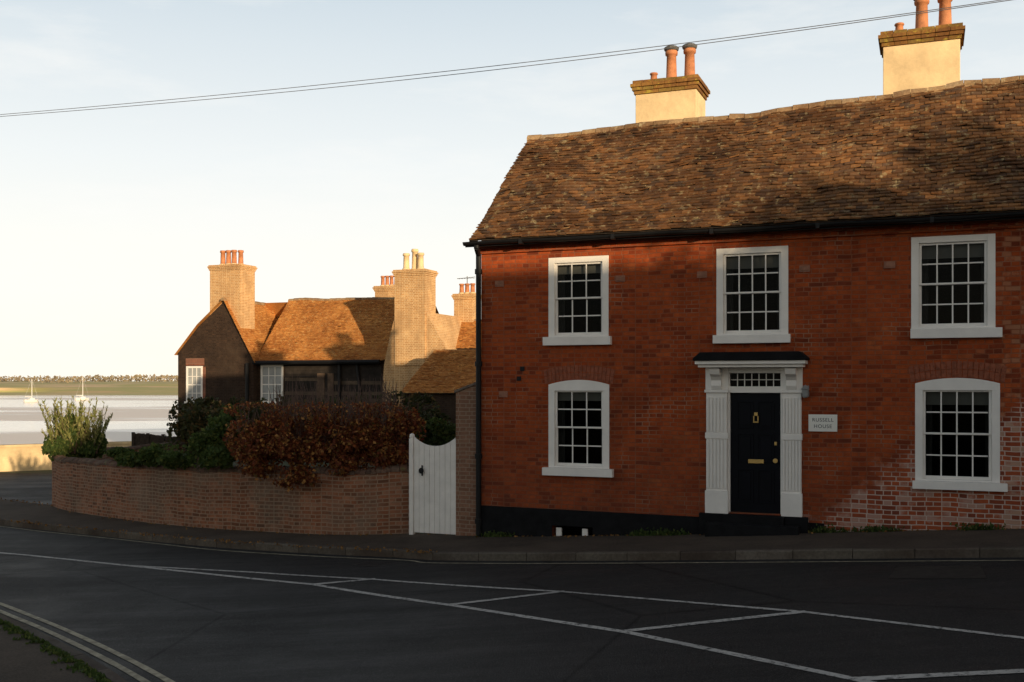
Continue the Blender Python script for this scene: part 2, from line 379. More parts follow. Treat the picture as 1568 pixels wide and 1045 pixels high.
# ---------------------------------------------------------------- main house
H=empty('brick_house',(OX,OY,0),-TH)
SE=11.6
ZT=2.52
wins=[
 (840,932,393.5,516,834,937,529,False,3),
 (1097,1207,379,513,1093,1211,526,False,4),
 (1395,1524,361,503,1394,1534,518,False,4),
 (840,933,582,717,833,940,729,True,3),
 (1401,1531,579,738,1397,1542,750,True,4)]
ops=[]
for w in wins:
    cx=(w[0]+w[1])/2; ops.append((fs(w[0]),fs(w[1]),fz(cx,w[3]),fz(cx,w[2])))
dx0,dx1=fs(1115),fs(1198); dzb=fz(1157,786); dzt=fz(1157,602); fzt=fz(1157,568)
ops.append((dx0,dx1,dzb,fzt))
cox0,cox1=fs(846),fs(908); ops.append((cox0,cox1,fz(876,835),fz(876,806)))
xs=sorted({0,SE}|{o[0] for o in ops}|{o[1] for o in ops}); zs=sorted({-3.3,ZT+.25}|{o[2] for o in ops}|{o[3] for o in ops})
mb=MB()
for i in range(len(xs)-1):
    for j in range(len(zs)-1):
        c=((xs[i]+xs[i+1])/2,(zs[j]+zs[j+1])/2)
        if any(o[0]<c[0]<o[1] and o[2]<c[1]<o[3] for o in ops): continue
        mb.quad((xs[i],0,zs[j]),(xs[i+1],0,zs[j]),(xs[i+1],0,zs[j+1]),(xs[i],0,zs[j+1]))
for o in ops:
    a,b,c,d=o; D=.22
    mb.quad((a,0,c),(a,D,c),(a,D,d),(a,0,d)); mb.quad((b,0,c),(b,0,d),(b,D,d),(b,D,c))
    mb.quad((a,0,d),(a,D,d),(b,D,d),(b,0,d)); mb.quad((a,0,c),(b,0,c),(b,D,c),(a,D,c))
HD=5.6
mb.quad((0,HD,-3.3),(0,0,-3.3),(0,0,ZT),(0,HD,ZT)); mb.quad((0,0,ZT),(0,2.8,5.0),(0,HD,ZT))
mb.quad((SE,0,-3.3),(SE,HD,-3.3),(SE,HD,ZT),(SE,0,ZT)); mb.quad((SE,0,ZT),(SE,HD,ZT),(SE,2.8,5.2))
mb.quad((SE,HD,-3.3),(0,HD,-3.3),(0,HD,ZT),(SE,HD,ZT))
mb.obj('front_and_side_walls',M['brick'],H)
mb=MB(); mb.quad((.02,.8,-3.2),(SE-.02,.8,-3.2),(SE-.02,.8,ZT),(.02,.8,ZT)); mb.quad((0.02,.23,.15),(SE-.02,.23,.15),(SE-.02,.8,.15),(.02,.8,.15))
mb.obj('interior',M['room'],H)

fr=MB(); gls=MB(); bl=MB(); cu=MB(); ar=MB(); sp=MB()
for w,o in zip(wins,ops):
    x0,x1,z0,z1=o; fw=.115; arch=w[7]; rise=.085 if arch else 0
    ya=-.012
    zc=z1-(rise if arch else 0)
    fr.box(x0,x0+fw,ya,.12,z0,zc-.0); fr.box(x1-fw,x1,ya,.12,z0,zc)
    if arch:
        n=14; xm=(x0+x1)/2; hw=(x1-x0)/2
        def az(x,zz=zc,xm=xm,hw=hw,rise=rise): return zz+rise*(1-((x-xm)/hw)**2)
        top=[(x0+(x1-x0)*k/n,az(x0+(x1-x0)*k/n)) for k in range(n+1)]
        fr.prism([(x1-.0005,zc-.11),(x1-.0005,zc)]+top[::-1][1:-1]+[(x0+.0005,zc),(x0+.0005,zc-.11)],ya-.002,.119)
        for k in range(n):
            (xa,za),(xb,zb)=top[k],top[k+1]; sp.quad((xa,-.001,za+.001),(xb,-.001,zb+.001),(xb,-.001,z1+.02),(xa,-.001,z1+.02))
        for k in range(18):
            xa=x0-.07+(x1-x0+.14)*k/18; xb=x0-.07+(x1-x0+.14)*(k+1)/18
            za=zc+rise*(1-((xa-xm)/(hw+.07))**2)+.012; zb=zc+rise*(1-((xb-xm)/(hw+.07))**2)+.012
            fan=.05*((xa+xb)/2-xm)
            j=random.uniform(.0,.006); g=.005
            for (l0,l1) in ((0,.12),(.13,.25)):
                pts=[(xa+g+fan*l0*4,za+l0),(xb-g+fan*l0*4,zb+l0),(xb-g+fan*l1*4,zb+l1),(xa+g+fan*l1*4,za+l1)]
                ar.prism(pts,-.006-j,.01)
        zt_in=zc-.10
    else:
        fr.box(x0+fw,x1-fw,ya,.12,z1-.10,z1); zt_in=z1-.10
    fr.box(x0+fw,x1-fw,ya+.003,.12,z0,z0+.03)
    gx0,gx1=x0+fw,x1-fw; gz0=z0+.03; gz1=zt_in; mid=(gz0+gz1)/2
    cols=w[8]
    for (za,zb,y) in ((mid,gz1,.03),(gz0,mid+.03,.065)):
        st=.04
        fr.box(gx0+.001,gx0+st,y,y+.03,za,zb); fr.box(gx1-st,gx1-.001,y,y+.03,za,zb)
        br=.05 if y>.05 else .03
        fr.box(gx0+st,gx1-st,y,y+.03,za,za+br); fr.box(gx0+st,gx1-st,y,y+.03,zb-.035,zb)
        ix0,ix1,iz0,iz1=gx0+st,gx1-st,za+br,zb-.035
        for k in range(1,cols):
            x=ix0+(ix1-ix0)*k/cols; fr.box(x-.011,x+.011,y+.003,y+.027,iz0,iz1)
        for xk in range(cols):
            z=(iz0+iz1)/2; xa=ix0+(ix1-ix0)*xk/cols+.0112; xb=ix0+(ix1-ix0)*(xk+1)/cols-.0112
            fr.box(xa,xb,y+.004,y+.026,z-.011,z+.011)
        gls.quad((gx0,y+.016,za),(gx1,y+.016,za),(gx1,y+.016,zb),(gx0,y+.016,zb))
    bl.box(gx0-.02,gx1+.02,.13,.135,gz1-.19-.05*(w[8]==4),gz1+.05)
    for sx_,e in ((gx0,1),(gx1,-1)):
        nn=6 if e==1 else 4
        for k in range(nn):
            a=sx_+e*(k*.028-.03); yy=.17+(.018 if k%2 else 0); yn=.17+(0 if k%2 else .018)
            cu.quad((a,yy,gz0-.05),(a+e*.028,yn,gz0-.05),(a+e*.028,yn,gz1),(a,yy,gz1))
    cx=(w[0]+w[1])/2
    sx0,sx1=fs(w[4]),fs(w[5]); zb=fz(cx,w[6])
    fr.box(sx0,sx1,-.11,.10,zb,z0-.001)
fr.obj('window_frames',M['white'],H,.004)
gls.obj('window_glass',M['glass'],H); bl.obj('blinds',M['blind'],H); cu.obj('curtains',M['curtain'],H)
ar.obj('brick_arches',M['terra'],H); sp.obj('arch_spandrels',M['brick'],H)
mb=MB()
for (px,py) in ((765,435),(950,427),(1075,421),(1232,412),(1362,406),(771,604)):
    a=fs(px);z=fz(px,py); mb.box(a-.085,a+.085,-.02,.01,z-.055,z+.055); mb.box(a-.055,a+.055,-.028,-.0201,z-.03,z+.03)
mb.obj('terracotta_plaques',simple('plaque_brick',(.30,.14,.09),.85,.3,12,.004),H,.004)
mb=MB(); mb.box(-.03,SE,-.05,-.0005,ZT-.14,ZT-.06); mb.box(-.05,SE,-.09,-.0005,ZT-.059,ZT+.06)
mb.obj('eaves_course',M['brick'],H)
mb=MB(); pz0=fz(740,774); pz1=fz(1080,792)
segs=[(-.02,cox0,0),(cox1,fs(1262),0)]
def pl(x): return pz0+(pz1-pz0)*x/fs(1080)
for a,b,_ in segs: mb.prism([(a,-3.3),(b,-3.3),(b,pl(b)),(a,pl(a))],-.035,-.0007)
a,b=cox0,cox1; mb.prism([(a+.001,fz(876,806)),(b-.001,fz(876,806)),(b-.001,pl(b)),(a+.001,pl(a))],-.034,-.0006)
mb.obj('tarred_plinth',M['plinth'],H)
mb=MB(); z0,z1=fz(876,836),fz(876,806)
for px in (855,895): a=fs(px); mb.box(a-.05,a+.05,.02,.06,z0,z1-.04)
mb.obj('cellar_window_bars',M['white'],H)
# ---- doorway
d=MB()
zf=fz(1157,788)
pil=[(fs(1081),fs(1116)),(fs(1197),fs(1229))]
ptop=fz(1157,600)
for k,(a,b) in enumerate(pil):
    zbot=zf-.0
    d.box(a,b,-.10,.0,zbot,zbot+.38)
    d.box(a+.015,b-.015,-.065,.0,zbot+.38,ptop-.02)
    n=6; ww=(b-a-.03)
    for q in range(n):
        xa=a+.015+ww*(q+.18)/n; xb=a+.015+ww*(q+.82)/n
        d.box(xa,xb,-.085,-.0651,zbot+.42,zbot+1.25); d.box(xa,xb,-.085,-.0651,zbot+1.37,ptop-.1)
    d.box(a,b,-.09,.0,zbot+1.26,zbot+1.36)
    d.box(a-.01,b+.01,-.10,.0,ptop-.018,ptop+.03)
    xc=(a+b)/2; zt=fz(1157,563)
    pts=[(0,ptop+.03),(-.10,ptop+.03),(-.13,ptop+.10),(-.11,ptop+.19),(-.17,ptop+.25),(-.26,ptop+.29),(-.30,zt-.02),(0,zt-.02)]
    i=len(d.v); n=len(pts)
    for X in (xc-.085,xc+.085): d.v+=[(X,p[0],p[1]) for p in pts]
    d.f.append(tuple(i+q for q in range(n))); d.f.append(tuple(i+2*n-1-q for q in range(n)))
    for q in range(n): d.f.append((i+q,i+n+q,i+n+(q+1)%n,i+(q+1)%n))
    d.box(a,b,-.05,0,ptop+.031,zt)
z1=fz(1157,563); z2=fz(1157,553)
xa,xb=fs(1075),fs(1233)
d.box(xa,xb,-.36,0,z1,z1+.05); d.box(xa-.04,xb+.04,-.42,0,z1+.051,z2)
d.box(dx0,dx1,-.03,.1,dzt+.002,dzt+.11)
d.box(dx0,dx1,-.03,.1,fzt-.04,fzt+.05)
d.box(dx0,dx0+.03,-.02,.1,dzb,fzt); d.box(dx1-.03,dx1,-.02,.1,dzb,fzt)
fa,fb=dx0+.03,dx1-.03
for q in range(1,7):
    x=fa+(fb-fa)*q/7; d.box(x-.008,x+.008,.03,.05,dzt+.11,fzt-.04)
zq=(dzt+.11+fzt-.04)/2; 
for q in range(7): d.box(fa+(fb-fa)*q/7+.009,fa+(fb-fa)*(q+1)/7-.009,.031,.049,zq-.007,zq+.007)
d.obj('door_surround',M['white'],H,.005)
g2=MB(); g2.quad((fa,.04,dzt+.1),(fb,.04,dzt+.1),(fb,.04,fzt),(fa,.04,fzt)); g2.obj('fanlight_glass',M['glass'],H)
mb=MB(); z3=fz(1157,540)
mb.prism([(xa-.07,z2+.001),(xb+.07,z2+.001),(xb+.07,z2+.04),(xb-.05,z3),(xa+.05,z3),(xa-.07,z2+.04)],-.46,0); mb.obj('hood_lead_roof',M['plinth'],H,.01)
dr=MB(); a,b=dx0+.031,dx1-.031; dr.box(a,b,.06,.10,dzb+.0,dzt)
W_=b-a; 
for (u0,u1,v0,v1) in ((.13,.46,.70,.93),(.54,.87,.70,.93),(.13,.46,.42,.66),(.54,.87,.42,.66),(.13,.46,.08,.36),(.54,.87,.08,.36)):
    hx=dzt-dzb
    X0,X1,Z0,Z1=a+W_*u0,a+W_*u1,dzb+hx*v0,dzb+hx*v1
    for (p,q,r,s_) in ((X0,X1,Z0,Z0+.02),(X0,X1,Z1-.02,Z1),(X0,X0+.02,Z0+.0201,Z1-.0201),(X1-.02,X1,Z0+.0201,Z1-.0201)): dr.box(p,q,.045,.0599,r,s_)
    dr.box(X0+.05,X1-.05,.05,.0598,Z0+.05,Z1-.05)
dr.obj('front_door',M['door'],H,.003)
br=MB(); x=fs(1157)
zz=fz(1157,707); br.box(x-.13,x+.13,.035,.0449,zz-.035,zz+.035); 
zz=fz(1157,640); br.box(x-.03,x+.03,.02,.044,zz+.03,zz+.09); br.box(x-.045,x-.025,.02,.044,zz-.06,zz+.03); br.box(x+.025,x+.045,.02,.044,zz-.06,zz+.03); br.box(x-.045,x+.045,.015,.044,zz-.085,zz-.06)
x=fs(1187); zz=fz(1187,706); br.tube((x,.06,zz),(x,-.0,zz),.015,.03,10)
zz=fz(1192,680); br.box(x-.02,x+.02,.04,.0599,zz-.03,zz+.03)
br.obj('door_furniture',M['brass'],H,.004)
mb=MB(); mb.box(fs(1085),fs(1226),-.34,-.036,-3.2,zf-.14); mb.box(fs(1110),fs(1202),-.20,.2,-3.2,zf-.001)
mb.box(fs(1072),fs(1110)-.001,-.12,-.0355,-3.2,zf-.002); mb.box(fs(1202)+.001,fs(1238),-.12,-.0355,-3.2,zf-.002)
mb.obj('door_steps',M['plinth'],H,.01)
# ---- roof
rk=[(-1,5.13),(0,5.13),(3.85,5.17),(6.87,5.30),(9.26,5.38),(12,5.42)]
def rz(t):
    for i in range(len(rk)-1):
        if t<=rk[i+1][0]: k=(t-rk[i][0])/(rk[i+1][0]-rk[i][0]); return rk[i][1]+k*(rk[i+1][1]-rk[i][1])
    return rk[-1][1]
def adj(t,v):
    return v*(rz(t)-5.13)+ .08*mnoise.noise(Vector((t*.55,v*2.2,0)))*min(1,v*2.5)+.035*mnoise.noise(Vector((t*2.1,v*5,3)))*min(1,v*4)
prof=[(-.30,2.60),(.0,2.80),(.5,3.21),(1.2,3.80),(2.0,4.46),(2.8,5.13)]
P,T=tiled_roof('roof_tiles',(0,0),(1,0),(0,1),-.11,SE+.05,prof,M['tile'],H,adj)
ridge_row('ridge_tiles',P,T,-.12,SE,H)
mb=MB()
for k in range(12):
    ta=-.11+(SE+.11)*k/12; tb=-.11+(SE+.11)*(k+1)/12
    mb.quad((ta,2.8,5.10+adj(ta,1)),(tb,2.8,5.10+adj(tb,1)),(tb,HD+.3,2.6),(ta,HD+.3,2.6))
mb.obj('roof_back_slope',M['tile'],H)
mb=MB()
for i in range(len(prof)-1):
    p=prof[i];q=prof[i+1]; mb.quad((-.112,p[0],p[1]-.09),(-.112,q[0],q[1]-.09),(-.112,q[0],q[1]+.01),(-.112,p[0],p[1]+.01)); mb.quad((-.112,p[0],p[1]-.09),(.0,p[0],p[1]-.09),(.0,q[0],q[1]-.09),(-.112,q[0],q[1]-.09))
mb.quad((-.11,-.3,2.55),(SE,-.3,2.55),(SE,0,2.58),(-.11,0,2.58))
mb.obj('verge_and_soffit',M['wood'],H)
g=MB(); gz=2.53; n=7; x0,x1=-.19,SE+.05; i0=len(g.v); 
K=20
for k in range(K+1):
    x=x0+(x1-x0)*k/K; dz=.01*math.sin(k*1.3)
    for q in range(n): a=math.pi*q/(n-1); g.v.append((x,-.36+.065*math.cos(a),gz+dz-.065*math.sin(a)+.03))
for k in range(K):
    for q in range(n-1): g.f.append((k*n+q,k*n+q+1,(k+1)*n+q+1,(k+1)*n+q))
g.f.append(tuple(range(n)))
g.box(x0,x1,-.30,-.285,gz-.05,gz+.045)
for k in range(7): x=.9+k*1.7; g.box(x,x+.06,-.435,-.29,gz-.05,gz+.035)
px=-.03
g.tube((.05,-.34,gz-.03),(.05,-.34,gz-.08),.035,.035,10); g.tube((.05,-.34,gz-.07),(px,-.06,gz-.17),.035,.035,10); g.tube((px,-.06,gz-.15),(px,-.06,-2.87),.036,.036,10)
for z in (2.1,.4,-1.3,-2.5): g.tube((px,-.06,z),(px,-.06,z-.09),.05,.05,10)
g.obj('gutter_and_downpipe',M['black'],H)
c0,c1=fs(973,3.2),fs(1066,3.2)
chimney('near_chimney',H,c0,c1,3.2,4.15,3.5,6.2,M['stucco'],[(c0+.3,3.55,.24,.075),(c0+.66,3.6,.68,.115),(c0+1.04,3.6,.68,.115)],M['cap'])
mb=MB()
for x in (c0+.66,c0+1.04): mb.rev(x,3.6,[(.13,6.87),(.15,6.89),(.16,6.93),(.12,6.96),(.05,6.97)],12)
c0,c1=fs(1352,3.2),fs(1470,3.2)
chimney('far_chimney',H,c0,c1,3.2,4.1,3.5,6.62,M['stucco'],[(c0+.28,3.55,.25,.08),(c0+.68,3.6,.68,.12),(c0+1.09,3.6,.68,.12)],M['cap'])
for x in (c0+.68,c0+1.09): mb.rev(x,3.6,[(.14,7.29),(.16,7.31),(.17,7.35),(.12,7.38),(.05,7.39)],12)
mb.obj('chimney_cowls',M['lead'],H)
mb=MB(); x=fs(1234);z=fz(1234,600); mb.box(x-.05,x+.05,-.03,0,z-.08,z+.1); mb.rev(x,-.1,[(.03,z-.1),(.05,z-.08),(.055,z+.03),(.07,z+.04),(.03,z+.09),(.01,z+.1)],10); mb.tube((x,-.03,z+.06),(x,-.1,z+.1),.012,.012); mb.obj('porch_lamp',simple('lamp_grey',(.25,.25,.25),.4,.1),H)
mb=MB()
for (px,py) in ((795,580),(800,565)): a=fs(px);z=fz(px,py); mb.box(a-.04,a+.04,-.02,.01,z-.04,z+.04)
mb.obj('wall_vents',M['black'],H)
S=empty('house_name_sign',(OX,OY,0),-TH)
a,b=fs(1238),fs(1282); z0,z1=fz(1260,661),fz(1260,635)
mb=MB(); mb.box(a,b,-.022,-.001,z0,z1); mb.obj('sign_plate',M['sign'],S,.003)
for i,t in enumerate(('RUSSELL','HOUSE')):
    cu_=bpy.data.curves.new('lettering','FONT'); cu_.body=t; cu_.size=.083; cu_.align_x='CENTER'; cu_.align_y='CENTER'; cu_.extrude=.0008; cu_.space_character=1.12
    o=bpy.data.objects.new('lettering_'+t.lower(),cu_); bpy.context.collection.objects.link(o); o.data.materials.append(M['ink'])
    o.parent=S; o.rotation_euler=(math.pi/2,0,0); o.location=((a+b)/2,-.0235,z1-.09-i*.105)

Nb=empty('unseen_terraced_house',(OX,OY,0),-TH)  # unseen taller neighbour, added so its ridge shades the left cottages
mb=MB(); mb.box(SE+.05,24,-.1,5.6,-3,3.2)
mb.obj('walls',M['brick'],Nb)
mb=MB()
mb.v+=[(SE+.0,-.4,3.1),(24.2,-.4,3.1),(24.2,2.8,6.0),(SE+.0,2.8,6.0),(SE+.0,6,3.1),(24.2,6,3.1)]
mb.f+=[(0,1,2,3),(3,2,5,4),(0,3,4),(1,5,2)]; mb.obj('roof',M['tile'],Nb)
mb=MB()
for x in (13,16.5,20.5):
    for z in (-1.6,1.0): mb.box(x,x+1.1,-.13,-.1001,z,z+1.5)
mb.obj('window_frames',M['white'],Nb)

# ---------------------------------------------------------------- near-side houses, unseen behind the camera, added to shade street and facade
def row_house(name,s0,s1,zr,ze):
    E=empty(name,(OX,OY,0),-TH)
    gz=G(min(55,(s0+s1)/2))-.6
    mb=MB(); mb.box(s0,s1,-30,-22,gz,ze); mb.obj('walls',M['pierbrick'],E)
    mb=MB(); mb.v+=[(s0-.1,-21.7,ze-.1),(s1+.1,-21.7,ze-.1),(s1+.1,-26,zr),(s0-.1,-26,zr),(s0-.1,-30.3,ze-.1),(s1+.1,-30.3,ze-.1)]
    mb.f+=[(1,0,3,2),(2,3,4,5),(0,4,3),(1,2,5)]; mb.obj('roof',M['tile'],E)
    mb=MB(); k=s0+1.2
    while k<s1-1.5:
        for z in (gz+1.4,gz+4.3):
            if z+1.5<ze: mb.box(k,k+1.1,-21.9999,-21.95,z,z+1.5)
        k+=2.9
    mb.obj('window_frames',M['white'],E)
    mb=MB(); mb.box(s0+.4,s0+1.6,-26.5,-25.5,zr-1,zr+1.0); mb.obj('chimney',M['pierbrick'],E)
row_house('unseen_street_house',11,24.8,4.6,1.9)  # kept low so sun reaches the river wall and corner shrub
row_house('unseen_street_house',25,39,7.9,4.9)
row_house('unseen_street_house',39.2,56,8.4,5.4)
row_house('unseen_street_house',56.2,80,9.0,5.8)

def tree(name,base,h,mat_leaf,nleaf,seed=1,lsize=.16):
    random.seed(seed); E=empty(name,base); mb=MB(); tips=[]
    def br(p,d,L,r,dep):
        q=p+d*L; mb.tube(p,q,r,r*.68,7 if dep<2 else 4)
        if dep>=5: tips.append(q); return
        if dep>=3: tips.append(q)
        for k in range(3 if dep<3 else 2):
            nd=(d+Vector((random.gauss(0,.5),random.gauss(0,.5),random.gauss(.12,.3)))).normalized()
            br(q,nd,L*random.uniform(.62,.85),r*.62,dep+1)
    br(Vector((0,0,0)),Vector((0,0,1)),h*.28,.24,0)
    mb.obj('trunk_and_limbs',M['bark'],E)
    tp=np.array([t[:] for t in tips]); pts=tp[rng.integers(0,len(tp),nleaf)]+rng.normal(size=(nleaf,3))*.24
    leaves('crown_leaves',pts,lsize,mat_leaf,parent=E)
    return E
x,y=xy(24.5,-16.2); tree('street_tree',(x,y,G(25)-.1),8.6,M['dry'],5000,seed=3)
x,y=xy(31.5,-18.8); tree('street_tree',(x,y,G(31)-.1),10.2,M['dry'],6000,seed=9)

# ---------------------------------------------------------------- left group: dark-walled cottage
O2=(-16.5,52.0)
def ls(px,m=0.0):
    r=(px-CX)/F; x0=O2[0]+m*ST; y0=O2[1]+m*CT; return (y0*r-x0)/(CT+ST*r)
def lz(px,py,m=0.0):
    s=ls(px,m); return (HZ-py)*(O2[1]+m*CT-s*ST)/F
C=empty('dark_cottage',(O2[0],O2[1],0),-TH)
ga,gb=0,ls(388); zl=lz(272,541); zr_=lz(388,553); apx=ls(343); apz=lz(343,462)
mb=MB(); mb.prism([(ga,-4),(gb,-4),(gb,zr_),(apx,apz),(apx*.45,zl+(apz-zl)*.52),(ga,zl)],0,7); mb.obj('gable_walls',M['darkbrick'],C)
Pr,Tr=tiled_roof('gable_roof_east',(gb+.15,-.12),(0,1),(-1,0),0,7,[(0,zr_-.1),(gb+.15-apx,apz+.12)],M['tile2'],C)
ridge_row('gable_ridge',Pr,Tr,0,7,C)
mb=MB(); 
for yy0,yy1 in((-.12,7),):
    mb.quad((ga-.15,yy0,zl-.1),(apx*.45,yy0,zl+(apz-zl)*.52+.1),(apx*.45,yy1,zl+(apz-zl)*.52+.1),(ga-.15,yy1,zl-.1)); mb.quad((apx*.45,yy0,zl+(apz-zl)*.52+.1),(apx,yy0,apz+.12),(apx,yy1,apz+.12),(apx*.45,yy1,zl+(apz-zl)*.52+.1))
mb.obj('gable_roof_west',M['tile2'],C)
we=ls(588,.4); ez=lz(490,552,.4); wr=lz(500,458,3.2)
mb=MB(); mb.box(gb+.01,we+1.5,.4,6,-4,ez+.05); mb.obj('wing_walls',M['darkbrick'],C)
Pw,Tw=tiled_roof('wing_roof',(gb-.1,0),(1,0),(0,1),0,we-gb+1.2,[(.12,ez-.05),(.5,ez+.18),(3.2,wr)],M['tile2'],C,lambda t,v: v*(.05*mnoise.noise(Vector((t*.6,1,4)))-.012*t))
ridge_row('wing_ridge',Pw,Tw,0,we-gb+1.2,C)
mb=MB(); mb.quad((gb-1.8,3.2,wr-.1),(we+1.1,3.2,wr-.1),(we+1.1,6.3,ez),(gb-1.8,6.3,ez)); mb.obj('wing_roof_back',M['tile2'],C)
ca,cb_=ls(319),ls(366)
chimney('gable_chimney',C,ca,cb_,.12,1.3,2.6,lz(343,405),M['farbrick'],[(ca+.42+.33*k,.6,.75,.13) for k in range(3)]+[(ca+1.32,.8,.75,.13)])
def sash(mbf,mbg,a,b,z0,z1,y,cols=3,rows=4,fw=.1):
    mbf.box(a,a+fw,y-.04,y+.02,z0,z1); mbf.box(b-fw,b,y-.04,y+.02,z0,z1); mbf.box(a+fw,b-fw,y-.04,y+.02,z1-fw,z1); mbf.box(a-.08,b+.08,y-.09,y+.02,z0-.1,z0)
    mbf.box(a+fw,b-fw,y-.04,y+.02,z0+.001,z0+.06)
    mbg.quad((a+fw,y-.01,z0),(b-fw,y-.01,z0),(b-fw,y-.01,z1-fw),(a+fw,y-.01,z1-fw))
    A,B=a+fw,b-fw
    for k in range(1,cols): x=A+(B-A)*k/cols; mbf.box(x-.016,x+.016,y-.03,y-.012,z0+.06,z1-fw)
    for k in range(1,rows): z=z0+(z1-fw-z0)*k/rows; mbf.box(A,B,y-.032,y-.014,z-(.03 if k==rows//2 else .016),z+(.03 if k==rows//2 else .016))
wf=MB(); wg=MB()
sash(wf,wg,ls(286),ls(311),lz(298,615),lz(298,561),-.005)
sash(wf,wg,ls(400,.4),ls(434,.4),lz(415,616,.4),lz(415,559,.4),.395)
wf.obj('window_frames',M['white'],C); wg.obj('window_panes',simple('old_pane_blinds',(.35,.36,.36),.2,.2,2),C)
mb=MB(); a,b=ls(285),ls(313); mb.box(a,b,-.02,0,lz(298,560),lz(298,549)); mb.box(ls(311)+.002,b+.08,-.02,-.001,lz(298,612),lz(298,562)); mb.obj('brick_lintel',M['arch'],C)
mb=MB(); mw=MB(); z=-3.2
while z<ez-.2:
    xx=ls(437,.4)
    while xx<we-.1:
        L=min(random.uniform(1.5,3.5),we-.1-xx); t=mw if random.random()<.16 else mb
        i=len(t.v); t.v+=[(xx,.35,z),(xx+L-.01,.35,z),(xx+L-.01,.385,z+.17),(xx,.385,z+.17),(xx,.398,z),(xx+L-.01,.398,z)]; t.f+=[(i,i+1,i+2,i+3),(i+4,i+5,i+1,i)]
        xx+=L
    z+=.165
mb.obj('dark_weatherboards',simple('dark_board',(.028,.022,.018),.8,.5,3,.01,spec=.2),C); mw.obj('worn_weatherboards',simple('worn_board',(.10,.07,.045),.9,.5,3,.01),C)
mb=MB(); mb.box(ls(487,.4),ls(498,.4),.32,.3499,-3.5,lz(490,572,.4)); mb.box(ls(503,.4),ls(512,.4),.32,.3499,-.6,lz(505,572,.4)); mb.obj('wall_shutters',simple('weathered_board',(.11,.07,.045),.9,.6,3,.01),C)
g=MB(); g.tube((ls(381),-.12,zr_-.1),(ls(381),-.12,-3.4),.06,.06,8); g.tube((ls(522,.4),.28,ez-.1),(ls(522,.4),.28,-3.4),.06,.06,8); g.tube((gb,.0,ez-.1),(we,.0,ez-.1),.07,.07,8); g.tube((ls(548,.4),.28,ez-.1),(ls(566,.4),.28,-3.4),.05,.05,8); g.obj('gutter_and_downpipes',M['black'],C)
D=empty('brick_cottage',(O2[0],O2[1],0),-TH)
m0=-1.2
def q(px,py,m=m0): return (ls(px,m),lz(px,py,m))
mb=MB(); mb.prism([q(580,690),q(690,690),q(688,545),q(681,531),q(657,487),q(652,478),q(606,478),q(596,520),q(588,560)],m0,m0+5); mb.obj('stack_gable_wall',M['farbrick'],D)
ca,cb_=ls(605,m0),ls(652,m0)
chimney('large_chimney',D,ca,cb_,m0-.06,m0+1.0,lz(630,560,m0),lz(630,413,m0),M['farbrick'],[(ca+.40,m0+.3,.75,.14),(ca+.72,m0+.5,.95,.14),(ca+1.08,m0+.35,.75,.14)],potmat=M['stucco'])
ca,cb_=ls(574,4),ls(606,4); chimney('rear_chimney',D,ca,cb_,4,5,2.5,lz(590,438,4),M['farbrick'],[(ca+.18+.25*k,4.5,.55,.10) for k in range(4)])
a0,a1=ls(668,0),ls(800,0); zr2=lz(700,492,2.4); ze2=lz(700,531,0)
mb=MB(); mb.box(a0,a1,.1,5,-4,ze2); mb.obj('rear_walls',M['farbrick'],D)
P2,T2=tiled_roof('rear_roof',(a0,0),(1,0),(0,1),-.9,a1-a0,[(-.1,ze2-.1),(2.4,zr2)],M['tile2'],D); ridge_row('rear_ridge',P2,T2,-.9,a1-a0,D)
mb=MB(); mb.quad((a0-.9,2.4,zr2-.02),(a1,2.4,zr2-.02),(a1,5.2,ze2),(a0-.9,5.2,ze2)); mb.obj('rear_roof_back',M['tile2'],D)
ca,cb_=ls(695,2.2),ls(724,2.2); chimney('right_chimney',D,ca,cb_,2.2,3.1,2.0,lz(710,450,2.2),M['farbrick'],[(ca+.22+.28*k,2.6,.5,.11) for k in range(3)])
mb=MB(); x=ca+.5; zt=lz(710,432,2.2); mb.tube((x,2.6,zt-.6),(x,2.6,zt+.3),.015,.015); mb.tube((x-.5,2.6,zt+.2),(x+.4,2.6,zt+.25),.01,.01)
for k in range(6): mb.tube((x-.45+.15*k,2.45,zt+.2),(x-.45+.15*k,2.75,zt+.2),.008,.008)
mb.obj('tv_aerial',M['lead'],D)
mL=-6.0
a0,a1=ls(612,mL),ls(800,mL); zt=lz(690,535,-3.0); zb=lz(690,601,mL)
mb=MB(); mb.box(a0+.1,a1,mL+.2,m0-.1,-4,zb); mb.obj('lean_to_walls',M['darkbrick'],D)
tiled_roof('lean_to_roof',(a0,0),(1,0),(0,1),0,a1-a0,[(mL,zb-.05),(m0-1.6,zt)],M['tile2'],D)
mb=MB(); mb.prism([(a0+.02,zb-.1),(a0+.3,zb-.1),(a0+.3,zt),(a0+.02,zt)],m0-1.65,m0-1.5)
mb.v+=[(a0,mL,zb-.05),(a0,m0-1.6,zt),(a0,m0-1.6,zb-.05)]; i=len(mb.v)-3; mb.f.append((i,i+1,i+2)); mb.box(a0+.1,a1,m0-1.7,m0-.2,-4,zt-.05); mb.obj('lean_to_end',M['farbrick'],D)

